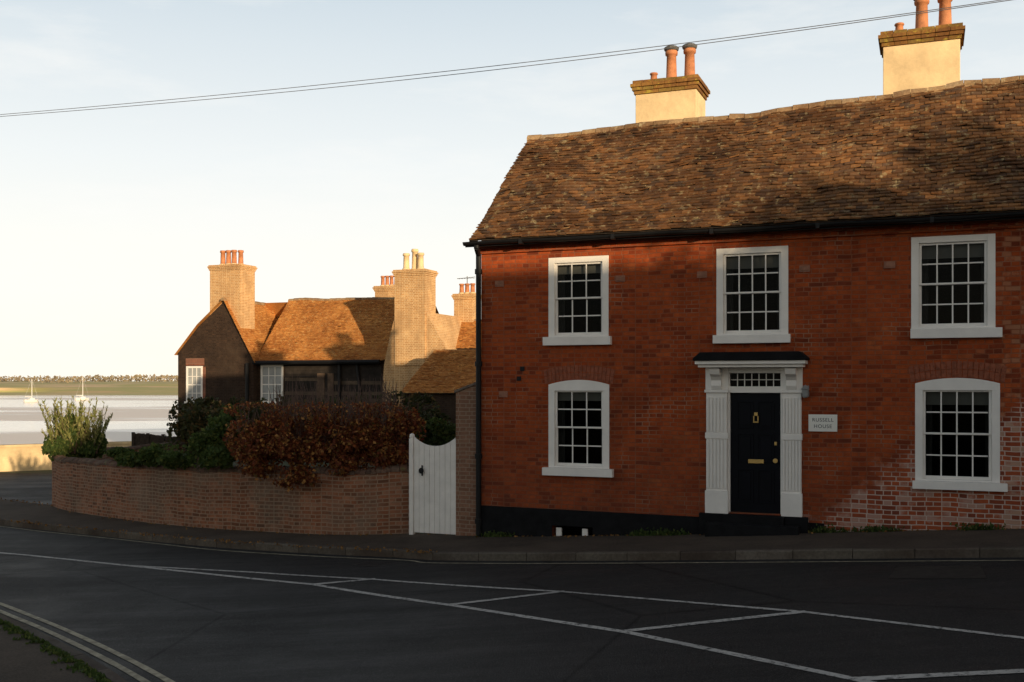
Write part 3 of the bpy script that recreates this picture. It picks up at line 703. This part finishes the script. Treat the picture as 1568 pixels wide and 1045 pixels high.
# ---------------------------------------------------------------- ground, river
def axis(lo,hi,step,far):
    a=list(np.arange(lo,hi+.01,step)); v=hi; st=step
    while v<far: st*=1.22; v+=st; a.append(v)
    v=lo; st=step
    while v>-far: st*=1.22; v-=st; a.insert(0,v)
    return a
AX=axis(-60,60,1.5,3500); AY=axis(-50,100,1.5,3500)
def hgt(X,Y):
    s,m_=sm(X,Y); z=G(s)-.135
    if Y>75 or (X<-18.2 and Y>43.2): z=-6.0
    if Y>300:
        n=mnoise.noise(Vector((X*.006,Y*.01,0)))
        k=min(1,max(0,(Y-335+n*30)/30)); z=-6+2.3*k
        if Y>380: z=-3.7+4.9*min(1,(Y-380)/450)+ n*.3
    return z
V=[];Fc=[]
for Y in AY:
    for X in AX: V.append((X,Y,hgt(X,Y)))
nx=len(AX)
for j in range(len(AY)-1):
    for i in range(nx-1): a=j*nx+i; Fc.append((a,a+1,a+nx+1,a+nx))
mb=MB(); mb.v=V; mb.f=Fc; mb.obj('ground',M['ground'],smooth=False)
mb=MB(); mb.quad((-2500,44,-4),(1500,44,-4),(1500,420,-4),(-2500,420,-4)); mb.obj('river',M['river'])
# far bank: mud slope, then sea wall and field steps shaped to catch low sun
mb=MB(); prf=[(345,-4.15),(362,-3.5),(372,-3.2),(377,-1.7),(384,-1.6),(470,-1.9),(480,-.55),(490,-.5),(640,-.4),(655,.75),(670,.8),(900,1.6)]
xsn=np.linspace(-900,500,140)
for j,(Y_,z_) in enumerate(prf):
    for x_ in xsn:
        n=mnoise.noise(Vector((x_*.011,j*.7,0))); n2=mnoise.noise(Vector((x_*.05,j*2.7,4)))
        mb.v.append((x_,Y_+n*16+n2*4,z_+.25*n+.12*n2))
for j in range(len(prf)-1):
    for i in range(139): a=j*140+i; mb.f.append((a,a+1,a+141,a+140))
mb.obj('far_bank',M['marsh'],smooth=True)
def sheet(name,cells,off,mat,step=.5):
    idx={};v=[];f=[]
    def gi(i,j):
        if (i,j) not in idx:
            s,m_=i*step,j*step; X,Y=xy(s,m_); idx[(i,j)]=len(v); v.append((X,Y,G(s)+off))
        return idx[(i,j)]
    for i,j in cells: f.append((gi(i,j),gi(i+1,j),gi(i+1,j+1),gi(i,j+1)))
    mb=MB(); mb.v=v; mb.f=f; return mb.obj(name,mat)
cells=[(i,j) for i in range(-100,120) for j in range(-42,0) ]
cells+=[(i,j) for i in range(-100,-24) for j in range(0,26)]
sheet('road',cells,-.125,M['asphalt'])
pairs=[]
for s in np.arange(60,-.6,-1.0): pairs.append((xy(s,-2.05),xy(s,.05)))
Z=-.12
for (a,b),(c_,d_) in (((620,854),(636,817)),((480,847.5),(520,819)),((350,839.5),(400,814)),((250,830.5),(260,804)),((150,820.5),(130,786)),((60,811),(78,774)),((0,804),(0,765)),((-150,788),(-150,752)),((-500,765),(-500,730))):
    o=gp(a,b,Z); i_=gp(c_,d_,0); pairs.append(((o[0],o[1]),(i_[0],i_[1])))
def cat(ps,n=6):
    out=[]
    for i in range(len(ps)-1):
        p0=ps[max(0,i-1)];p1=ps[i];p2=ps[i+1];p3=ps[min(len(ps)-1,i+2)]
        for k in range(n):
            t=k/n; out.append(tuple(.5*((2*p1[q])+(-p0[q]+p2[q])*t+(2*p0[q]-5*p1[q]+4*p2[q]-p3[q])*t*t+(-p0[q]+3*p1[q]-3*p2[q]+p3[q])*t**3) for q in (0,1)))
    out.append(tuple(ps[-1])); return out
OUT=cat([p[0] for p in pairs]); INN=cat([p[1] for p in pairs])
def Gx(x,y): return G(sm(x,y)[0])
def pavement(name,OUT,INN,flip=1):
    mb=MB(); ks=MB(); Kw=.13
    for k in range(len(OUT)-1):
        o0,o1=Vector(OUT[k]),Vector(OUT[k+1]); i0,i1=Vector(INN[k]),Vector(INN[k+1])
        d0=(i0-o0).normalized();d1=(i1-o1).normalized(); k0=o0+d0*Kw;k1=o1+d1*Kw
        for r in range(4):
            a=k0.lerp(i0,r/4);b=k1.lerp(i1,r/4);c=k1.lerp(i1,(r+1)/4);d=k0.lerp(i0,(r+1)/4)
            mb.quad(*[(p.x,p.y,Gx(p.x,p.y)) for p in (a,b,c,d)])
        mb.quad(*[(p.x,p.y,Gx(p.x,p.y)-z) for p,z in ((i0,0),(i1,0),(i1,.2),(i0,.2))])
    pts=[Vector(p) for p in OUT]; inn=[Vector(p) for p in INN]
    k=0; n_=len(pts)
    while k<n_-1:
        e_=k+1
        while e_<n_-1 and (pts[e_]-pts[k]).length<.8: e_+=1
        a=pts[k]; b=pts[e_]; da=(inn[k]-pts[k]).normalized()*Kw; db=(inn[e_]-pts[e_]).normalized()*Kw
        u=(b-a).normalized()*.0045; a=a+u;b=b-u
        j=random.uniform(-.005,.006); i=len(ks.v)
        q=[a,b,b+db,a+da]
        tz=[Gx(p.x,p.y)+.005+j for p in q]
        e=[da*.15,db*.15]
        ks.v+=[(q[0].x,q[0].y,tz[0]-.2),(q[1].x,q[1].y,tz[1]-.2),(q[2].x,q[2].y,tz[2]-.2),(q[3].x,q[3].y,tz[3]-.2),
               (q[0].x,q[0].y,tz[0]-.02),(q[1].x,q[1].y,tz[1]-.02),(q[1].x+e[1].x,q[1].y+e[1].y,tz[1]),(q[0].x+e[0].x,q[0].y+e[0].y,tz[0]),(q[2].x,q[2].y,tz[2]),(q[3].x,q[3].y,tz[3])]
        for f in ((0,1,5,4),(4,5,6,7),(7,6,8,9),(1,2,8,6,5),(0,4,7,9,3)): ks.f.append(tuple(i+t for t in f))
        k=e_
    o=mb.obj(name,M['pave']); kk=ks.obj('kerb',island('granite_kerb',[(.10,.085,.07),(.17,.145,.115),(.13,.11,.09),(.20,.17,.14)],.9,spec=.1)); return o
pavement('pavement',OUT,INN)
pr=[((-700,850),(-700,900)),((-300,880),(-420,960)),((-100,917),(-260,1010)),((0,953),(-160,1060)),((90,996),(-60,1120)),((170,1042),(20,1180)),((240,1095),(90,1260)),((330,1190),(160,1400)),((420,1350),(250,1600))]
o_=[gp(a,b,Z)[:2] for (a,b),_ in pr]; 
O3=cat(o_); I3=[]
for k,p in enumerate(O3):
    a=Vector(O3[max(0,k-1)]);b=Vector(O3[min(len(O3)-1,k+1)]); t=(b-a).normalized(); nrm=Vector((t.y,-t.x)); 
    if nrm.dot(Vector((-1,-1)))<0: nrm=-nrm
    I3.append((p[0]+nrm.x*3,p[1]+nrm.y*3))
pavement('pavement',O3,I3)
def ribbon(mb,pts,w,off):
    P_=[Vector(p) for p in pts]; fine=[]
    for k in range(len(P_)-1):
        n=max(1,int((P_[k+1]-P_[k]).length/.4))
        for r in range(n): fine.append(P_[k].lerp(P_[k+1],r/n))
    fine.append(P_[-1])
    L=[];R=[]
    for k,p in enumerate(fine):
        t=(fine[min(k+1,len(fine)-1)]-fine[max(0,k-1)]).normalized(); n=Vector((-t.y,t.x)); jj=w/2*(1+random.uniform(-.08,.08))
        L.append(p+n*jj);R.append(p-n*jj)
    for k in range(len(fine)-1):
        mb.quad(*[(v.x,v.y,Gx(v.x,v.y)+off) for v in (R[k],R[k+1],L[k+1],L[k])])
mb=MB()
def offs(OUTp,INp,d0):
    r=[]
    for o,i in zip(OUTp,INp):
        o=Vector(o);i=Vector(i); r.append(tuple(o-(i-o).normalized()*d0))
    return r
ribbon(mb,offs(OUT,INN,.28),.05,-.119); 
ribbon(mb,offs(O3,I3,.24),.075,-.119); ribbon(mb,offs(O3,I3,.42),.075,-.119)
mb.obj('yellow_lines',M['yellow'])
mb=MB()
def wl(pp,w=.1,off=-.1195):
    ribbon(mb,[gp(a,b,-.12)[:2] for a,b in pp],w,off)
wl([(-100,838),(40,850),(185,865),(310,878),(480,895),(700,928),(960,968),(1310,1040),(1560,1100)])
wl([(185,865.5),(380,876),(570,887),(860,906),(1230,937),(1568,977),(1900,1020)],.085,-.1185)
for a,b in (((480,895),(575,886.5)),((690,926),(865,905.5)),((952,967),(1235,936.5)),((1310,1040),(1620,1025))): wl([a,b],.12,-.1175)
mb.obj('road_markings',M['mark'])
mb=MB(); c4=[gp(a,b,-.12) for a,b in ((1372,868),(1500,866),(1512,886),(1360,886))]
mb.quad(*[(p[0],p[1],Gx(p[0],p[1])-.1205) for p in c4[::-1]]); mb.obj('road_patch',simple('patched_asphalt',(.042,.036,.031),.9,.3,8,.005,spec=.15))
# gully grating beside the kerb
mb=MB(); gx,gy=xy(-.9,-2.75); 
for k in range(7):
    for (s_,m_) in ((-1.1+k*.06,-2.75),):
        cs4=[xy(s_,m_),xy(s_+.035,m_),xy(s_+.035,m_+.38),xy(s_,m_+.38)]; mb.quad(*[(p[0],p[1],Gx(*p)-.119) for p in cs4])
for (a,b,c_,d_) in ((-1.14,-2.79,.5,.04),(-1.14,-2.37,.5,.04)):
    cs4=[xy(a,b),xy(a+c_,b),xy(a+c_,b+d_),xy(a,b+d_)]; mb.quad(*[(p[0],p[1],Gx(*p)-.118) for p in cs4])
mb.obj('drain_grating',simple('cast_iron',(.03,.028,.026),.6,.3,9),None)
n=1100; k=rng.integers(60*6,len(OUT)-1,n)
pt=[]
for kk in k:
    t=rng.uniform(); a=Vector(OUT[kk]).lerp(Vector(OUT[kk+1]),t) if rng.uniform()<.5 else Vector(INN[kk]).lerp(Vector(INN[kk+1]),t)
    p=a+Vector(rng.normal(size=2)*.09); g_=Gx(p.x,p.y); pt.append((p.x,p.y,g_+.012 if rng.uniform()<.5 else g_+.006))
for kk in range(260):
    s_=rng.uniform(0,9.5); m_=-.04-abs(rng.normal())*.05; p=xy(s_,m_); pt.append((p[0],p[1],G(s_)+.01))
leaves('fallen_leaves',np.array(pt),.035,M['dry'])
pt=[]
for kk in range(1800):
    c0_=rng.choice([.3,3.1,3.5,6.1,6.9,8.4]); s_=c0_+rng.normal()*.16; p=xy(s_,-.05-abs(rng.normal())*.04); pt.append((p[0],p[1],G(s_)+abs(rng.normal())*.04))
for kk in range(2600):   # moss and grass in the joint of the near kerb
    t=int(rng.integers(12,34)); f_=rng.uniform(); o1=Vector(O3[t]).lerp(Vector(O3[t+1]),f_); i1=Vector(I3[t]).lerp(Vector(I3[t+1]),f_)
    p=o1+(i1-o1).normalized()*(.17+abs(rng.normal())*.05*(1+mnoise.noise(Vector((t+f_,0,0))*1.5)*2)); pt.append((p.x,p.y,Gx(p.x,p.y)+abs(rng.normal())*.012))
leaves('wall_foot_weeds',np.array(pt),.03,M['green'],2.0,updir=(0,0,.6))

# ---------------------------------------------------------------- garden wall, gate, hedge
base=[gp(a,b,0)[:2] for a,b in ((632,817),(520,819),(400,814),(260,804),(180,794),(125,786),(95,780),(80,774))]
bx=base[-1]
base+= [(bx[0]-.25,bx[1]+.9),(bx[0]-.1,bx[1]+2.2),(bx[0]+.5,bx[1]+5),(bx[0]+1.0,bx[1]+9)]
BW=cat(base,8)
th=.24; mb=MB(); cp=MB(); uv=[]; acc=0
def nrm(k):
    a=Vector(BW[max(0,k-1)]);b=Vector(BW[min(len(BW)-1,k+1)]); t=(b-a).normalized(); n=Vector((t.y,-t.x)); return n
def wt(k): return 1.17+.05*mnoise.noise(Vector((k*.22,0,0)))+.03*mnoise.noise(Vector((k*.7,5,0)))
for k in range(len(BW)-1):
    p=Vector(BW[k]);q_=Vector(BW[k+1]); L=(q_-p).length; n1=nrm(k+1)
    n0=nrm(k)
    zt0=Gx(*BW[k])+wt(k); zt1=Gx(*BW[k+1])+wt(k+1)
    zb0=Gx(*BW[k])-.3; zb1=Gx(*BW[k+1])-.3
    pa=p+n0*th; qa=q_+n1*th
    for A,B in ((p,q_),(pa,qa)):
        mb.quad((A.x,A.y,zb0),(B.x,B.y,zb1),(B.x,B.y,zt1),(A.x,A.y,zt0)); uv+=[(acc,-.3),(acc+L,-.3),(acc+L,1.17),(acc,1.17)]
    nb=max(1,round(L/.115))
    for r in range(nb):
        a=p.lerp(q_,r/nb);b=p.lerp(q_,(r+1)/nb); na=n0.lerp(n1,r/nb);nb_=n0.lerp(n1,(r+1)/nb); u=(b-a)*.04; a=a+u;b=b-u
        za=zt0+(zt1-zt0)*r/nb; j=random.uniform(-.014,.012); i=len(cp.v); prof_=[(-.02,0),(-.02,.05),(.04,.10),(.12,.12),(.20,.10),(.26,.05),(.26,0)]
        for X_,nn in((a,na),(b,nb_)):
            for (d_,h_) in prof_: cp.v.append((X_.x+nn.x*d_,X_.y+nn.y*d_,za+h_+j))
        m7=len(prof_)
        for t in range(m7-1): cp.f.append((i+t,i+m7+t,i+m7+t+1,i+t+1))
        cp.f.append(tuple(i+t for t in range(m7))); cp.f.append(tuple(i+2*m7-1-t for t in range(m7)))
    acc+=L
GW=empty('garden_wall')
o=mb.obj('wall_brickwork',M['wallbrick'],GW); ul=o.data.uv_layers.new(name='UVMap')
for i,u in enumerate(uv): ul.data[i].uv=u
cp.obj('wall_coping',island('brick_coping_units',[(.12,.075,.055),(.24,.14,.10),(.17,.12,.09),(.20,.10,.06)],moss=(.14,.13,.05)),GW)
PI=empty('brick_pier',(OX,OY,0),-TH)
mb=MB(); a,b=-.53,-.005; mb.prism([(a,-3.1),(b,-3.1),(b,fz(735,586)),(a,fz(699,602))],.03,.30); mb.obj('pier_brickwork',M['pierbrick'],PI)
mb=MB(); mb.prism([(a-.02,fz(699,602)+.001),(b,fz(735,586)+.001),(b,fz(735,582)),(a-.02,fz(699,598))],.0,.33); mb.obj('pier_capping',M['coping'],PI)
GT=empty('garden_gate',(OX,OY,0),-TH)
mb=MB(); a,b=fs(632),-.545; zb=G(-1)+.03; n=8
ztop=lambda t: fz(665,681)+.17*(abs(2*t-1)**2.2)-.03
for k in range(n):
    x0=a+(b-a)*k/n+.003;x1=a+(b-a)*(k+1)/n-.003
    pts=[(x0,zb),(x1,zb)]+[(x1+(x0-x1)*r/3,ztop((x1+(x0-x1)*r/3-a)/(b-a))) for r in range(4)]
    mb.prism(pts,.05,.075)
mb.box(a+.005,b-.005,.076,.11,zb+.15,zb+.27); mb.box(a+.005,b-.005,.076,.11,zb+1.2,zb+1.32)
mb.obj('gate_boards',M['gatewhite'],GT,.003)
mb=MB(); mb.box(a-.09,a-.006,.02,.12,zb-.1,fz(634,672)); mb.rev(a-.048,.07,[(.04,fz(634,672)),(.055,fz(634,672)+.03),(.045,fz(634,672)+.08),(.0,fz(634,672)+.1)],10); mb.box(b+.001,b+.02,.04,.12,zb-.1,fz(665,681)+.1)
mb.obj('gate_post',M['gatewhite'],GT,.004)
mb=MB(); x=fs(645); z=fz(645,721); mb.tube((x,.05,z),(x,.0,z),.02,.04,12); mb.box(x-.012,x+.012,.03,.0499,z-.1,z+.1); mb.obj('gate_handle',M['black'],GT)

def bp(px,py,Y): return ((px-CX)/F*Y, Y, (HZ-py)*Y/F)
def blobs(lst):
    out=[]
    for px,py,Y,rx,ry,rz_ in lst: out.append((bp(px,py,Y),(rx,ry,rz_)))
    return out
HE=empty('beech_hedge')
hb=[]
for k in range(15):
    px=378+k*17.5; hb.append((px,670+7*math.sin(k*1.7),20.9,.42,.55,.48))
for k in range(9):
    px=385+k*28; hb.append((px,697+10*math.sin(k*2.1),20.45,.36,.42,.42))
hb+=[(440,718,20.2,.38,.3,.38),(400,712,20.25,.3,.3,.3),(475,722,20.2,.3,.26,.28),(520,712,20.2,.3,.26,.22),(600,655,20.6,.4,.4,.35),(625,668,20.6,.25,.3,.3)]
leaves('hedge_leaves',clump(blobs(hb),26000,.6),.052,M['hedge'],parent=HE)
tw=MB()
for k in range(420):
    px=rng.uniform(365,632); x,y,z=bp(px,rng.uniform(640,700),rng.uniform(20.5,21.2)); h=rng.uniform(.25,.7) if rng.uniform()<.5 else .3
    tw.tube((x,y,z),(x+rng.normal()*.12,y+rng.normal()*.1,z+h),.006,.002,3)
tw.obj('hedge_twigs',M['twig'],HE)
pts=clump(blobs([(px,628,21.2,.5,.4,.16) for px in range(380,620,30)]),1800,.5); leaves('hedge_top_leaves',pts,.04,M['hedge'],parent=HE)
iv=[(200,703,22.9,.35,.35,.16),(235,700,22.4,.4,.35,.2),(270,705,21.9,.35,.35,.18),(310,690,21.6,.4,.4,.36),(340,668,21.6,.42,.4,.4),(335,700,21.1,.32,.3,.28),(350,645,22.2,.4,.4,.3),(250,690,23.2,.35,.4,.18),(185,694,24,.3,.3,.12)]
leaves('ivy',clump(blobs(iv),13000,.5),.06,M['green'])
SH=empty('corner_shrub')
cs=blobs([(98,690,26.9,.5,.5,.32),(140,690,26.9,.3,.45,.22),(116,672,27,.36,.4,.4),(108,655,27,.25,.3,.35),(150,680,27,.2,.3,.3),(85,685,26.8,.3,.3,.3)])
leaves('shrub_leaves',clump(cs,8500,.5),.06,M['green'],1.8,updir=(0,0,.5),parent=SH)
stem=MB(); C_=[];A_=[];B_=[]
for k in range(95):
    x,y,z=bp(rng.uniform(84,150),695,rng.uniform(26.6,27.3)); lean=rng.normal(size=2)*.2+np.array([(x+11.25)*.28,0]); h=rng.uniform(.6,1.42)
    p=Vector((x,y,z)); d=Vector((lean[0],lean[1],1)).normalized(); q_=p+d*h; stem.tube(p,q_,.008,.003,3)
    for r in range(38):
        t=rng.uniform(.3,1.03); c_=p+d*h*t; a_=Vector((rng.normal()*.5,rng.normal()*.5,.9)).normalized(); b_=a_.cross(Vector(rng.normal(size=3))).normalized()
        C_.append((c_+a_*.04)[:]);A_.append((a_*rng.uniform(.04,.09))[:]);B_.append((b_*.015)[:])
stem.obj('shrub_stems',M['twig'],SH)
quads_obj('shrub_blades',np.array(C_),np.array(A_),np.array(B_),M['blade'],SH)
leaves('garden_shrub',clump(blobs([(662,668,22.5,.45,.4,.35),(690,672,22.5,.3,.4,.3)]),4000,.5),.055,M['green'])
gs=[]
for k in range(26):
    px=285+k*15; gs.append((px,638+9*math.sin(k*2.3)+(6 if k%3 else -4),34+rng.uniform(-3,3),.65,.6,.55))
for k in range(16): gs.append((300+k*22,665,31,.8,.6,.8))
leaves('garden_shrubbery',clump(blobs(gs),24000,.5),.10,M['dgreen'])
tw=MB()
for k in range(380):
    px=rng.uniform(420,610); x,y,z=bp(px,rng.uniform(625,650),rng.uniform(28,33)); 
    tw.tube((x,y,z),(x+rng.normal()*.15,y,z+rng.uniform(.3,1.0)),.010,.003,3)
tw.obj('bare_twigs',M['twig'])
FN=empty('wooden_fence'); mb=MB()
x0,y0,_=bp(205,670,37); x1,y1,_=bp(300,670,34)
n=34
for k in range(n):
    x=x0+(x1-x0)*k/n; y=y0+(y1-y0)*k/n; zt=-1.78+(.0 if k>10 else .02)+random.uniform(-.015,.015)
    mb.box(x,x+(x1-x0)/n*.92,y,y+.025,-3.5,zt)
mb.obj('fence_boards',M['wood'],FN)
mb=MB()
for k in range(5): x=x0+(x1-x0)*k/4; y=y0+(y1-y0)*k/4; mb.box(x-.05,x+.05,y-.08,y-.005,-3.5,-1.72)
mb.obj('fence_posts',M['wood'],FN)
mb=MB(); RW=[(-60,38),(-24,41),(-17.8,42.6),(-14,43.6)]
for (ax,ay),(bx_,by) in zip(RW[:-1],RW[1:]):
    n=max(1,int(math.hypot(bx_-ax,by-ay)/2.2))
    for k in range(n):
        xa=ax+(bx_-ax)*k/n;ya=ay+(by-ay)*k/n;xb=ax+(bx_-ax)*(k+1)/n;yb=ay+(by-ay)*(k+1)/n
        g0=Gx(xa,ya);g1=Gx(xb,yb); h=.82
        for (t,zl0,zh) in ((0.0,-.4,h),(-.05,h,h+.1)):
            P8=[(xa,ya+t,g0+zl0),(xb,yb+t,g1+zl0),(xb,yb+.4-t,g1+zl0),(xa,ya+.4-t,g0+zl0),(xa,ya+t,g0+zh),(xb,yb+t,g1+zh),(xb,yb+.4-t,g1+zh),(xa,ya+.4-t,g0+zh)]
            i=len(mb.v); mb.v+=P8
            for f in ((4,5,6,7),(0,1,5,4),(2,3,7,6)): mb.f.append(tuple(i+q for q in f))
        mb.box(xa-.12,xa+.12,ya-.06,ya+.0,g0-.4,g0+h-.02)
mb.obj('river_wall',M['quay'])
def boat(name,px,py,Ls,mast):
    Y=4*F/(py-HZ); X=(px-CX)/F*Y; E=empty(name,(X,Y,-4),rot=math.radians(55))
    mb=MB(); secs=[(-.5,.28,.10),(-.25,.42,.0),(.1,.42,.0),(.35,.24,.05),(.5,.02,.2)]
    for t,w,k in secs:
        x=t*Ls; ww=w*Ls*.38; top=.45+abs(t)*.25
        mb.v+=[(x,-ww,top),(x,-ww*.75,.05+k),(x,0,-.2+k),(x,ww*.75,.05+k),(x,ww,top)]
    for s_ in range(4):
        for q_ in range(4): a=s_*5+q_; mb.f.append((a,a+1,a+6,a+5))
        mb.f.append((s_*5,s_*5+5,s_*5+9,s_*5+4))
    mb.f.append((0,4,3,2,1)); mb.box(-.15*Ls,.2*Ls,-.3,.3,.45,.8); mb.obj('hull',M['hull'],E)
    mb=MB(); mb.tube((.05*Ls,0,.4),(.05*Ls,0,mast),.06,.04,6); mb.tube((.05*Ls,0,1.1),(-.42*Ls,0,1.15),.08,.06,6); mb.tube((.05*Ls,0,mast),(.5*Ls,0,.6),.01,.01,3); mb.tube((.05*Ls,0,mast),(-.5*Ls,0,.6),.01,.01,3); mb.obj('mast_and_rigging',M['hull'],E)
boat('sailboat',48,616,3.2,4.9); boat('sailboat',126,613,3.6,5.6)
n=16000; px=rng.uniform(-900,1200,n); Yd=rng.uniform(780,900,n); X=(px-CX)/F*Yd
top=np.array([4.9+2.0*mnoise.noise(Vector((x*.012,0,0)))+1.6*mnoise.noise(Vector((x*.05,5,0)))+1.0*mnoise.noise(Vector((x*.2,9,0))) for x in X])
z=.6+(top-.2)*rng.uniform(0,1,n)
leaves('distant_trees',np.stack([X,Yd,z],1),1.5,M['farleaf'],1.3)
n=1500; px=rng.uniform(-900,700,n); Yd=rng.uniform(640,660,n); X=(px-CX)/F*Yd
keep=np.array([mnoise.noise(Vector((x*.02,3,0)))>.15 for x in X]); X=X[keep];Yd=Yd[keep]
leaves('distant_hedgerow',np.stack([X,Yd,rng.uniform(.3,1.9,len(X))],1),1.2,M['farleaf'],1.3)

# ---------------------------------------------------------------- wires
WR=empty('overhead_wires')
for dz,k2 in ((0,0.0),(-.035,1.0)):
    cu_=bpy.data.curves.new('wire','CURVE'); cu_.dimensions='3D'; cu_.bevel_depth=.0045
    n=70; sp_=cu_.splines.new('POLY'); sp_.points.add(n)
    for k in range(n+1):
        px=-1000+k/n*3000; Y=1/(1/17.5+(px+0)/1568*(1/11.5-1/17.5))
        py=176-.083*px-.0000205*px*px
        x_,y_,z_=bp(px,py,Y); sp_.points[k].co=(x_,y_,z_+dz+.02*k2*math.sin(k/n*9),1)
    o=bpy.data.objects.new('wire',cu_); bpy.context.collection.objects.link(o); o.data.materials.append(M['wire']); o.parent=WR

for o in bpy.context.scene.objects:
    if o.parent is None: o.location.z+=ZUP
# ---------------------------------------------------------------- camera, sun, sky
cam=bpy.data.cameras.new('camera'); co=bpy.data.objects.new('camera',cam); bpy.context.collection.objects.link(co)
co.location=(0,0,ZUP); co.rotation_euler=(math.pi/2,0,0); cam.sensor_width=36; cam.lens=37.0; cam.shift_y=(HZ-522.5)/1568; cam.clip_start=.1; cam.clip_end=8000
bpy.context.scene.camera=co
EL=math.radians(8.3); sd=Vector((.469*math.cos(EL),-.884*math.cos(EL),math.sin(EL))).normalized()
sl=bpy.data.lights.new('sun','SUN'); sl.energy=5.0; sl.angle=math.radians(.5); sl.color=(1,.78,.50)
so=bpy.data.objects.new('sun',sl); bpy.context.collection.objects.link(so); so.rotation_euler=sd.to_track_quat('Z','Y').to_euler(); so.location=(20,-30,20)
w=bpy.data.worlds.new('World'); bpy.context.scene.world=w; w.use_nodes=True; nt=w.node_tree
bg=nt.nodes['Background']; bg.inputs[1].default_value=.12
sk=nt.nodes.new('ShaderNodeTexSky'); sk.sky_type='NISHITA'; sk.sun_disc=False; sk.sun_elevation=EL; sk.sun_rotation=math.atan2(sd.x,sd.y); sk.air_density=1; sk.dust_density=1.5; sk.ozone_density=1
tc=coord(nt,'Generated'); s3=sep(nt,tc); zc=s3[2]
haze=ramp(nt,zc,[(0.0,(9.4,8.8,7.5)),(.08,(9.1,8.8,8.0)),(.20,(7.7,8.0,8.0)),(.36,(5.5,6.3,6.9)),(.60,(1.8,1.85,1.95)),(1.0,(1.0,1.05,1.1))])
dens=ramp(nt,zc,[(0,.98),(.3,.95),(.6,.75),(1,.7)])
front=ramp(nt,math_(nt,'ADD',math_(nt,'MULTIPLY',s3[1],.5),.5),[(.25,.45),(.7,1)])
stc=N(nt,'ShaderNodeMapping'); stc.inputs['Scale'].default_value=(2.2,2.2,9); nt.links.new(tc,stc.inputs[0])
wisp=ramp(nt,noise(nt,stc.outputs[0],1.6,7,.62),[(.50,0),(.72,1)])
hz=mix(nt,math_(nt,'MULTIPLY',wisp,math_(nt,'MULTIPLY',ramp(nt,zc,[(.5,1),(.65,.1)]),.55)),haze,(8.6,8.5,8.2))
wc=mix(nt,math_(nt,'MULTIPLY',dens,front),sk.outputs[0],hz)
nt.links.new(wc,bg.inputs[0])
sc=bpy.context.scene; sc.view_settings.view_transform='Standard'; sc.view_settings.look='None'; sc.view_settings.exposure=0
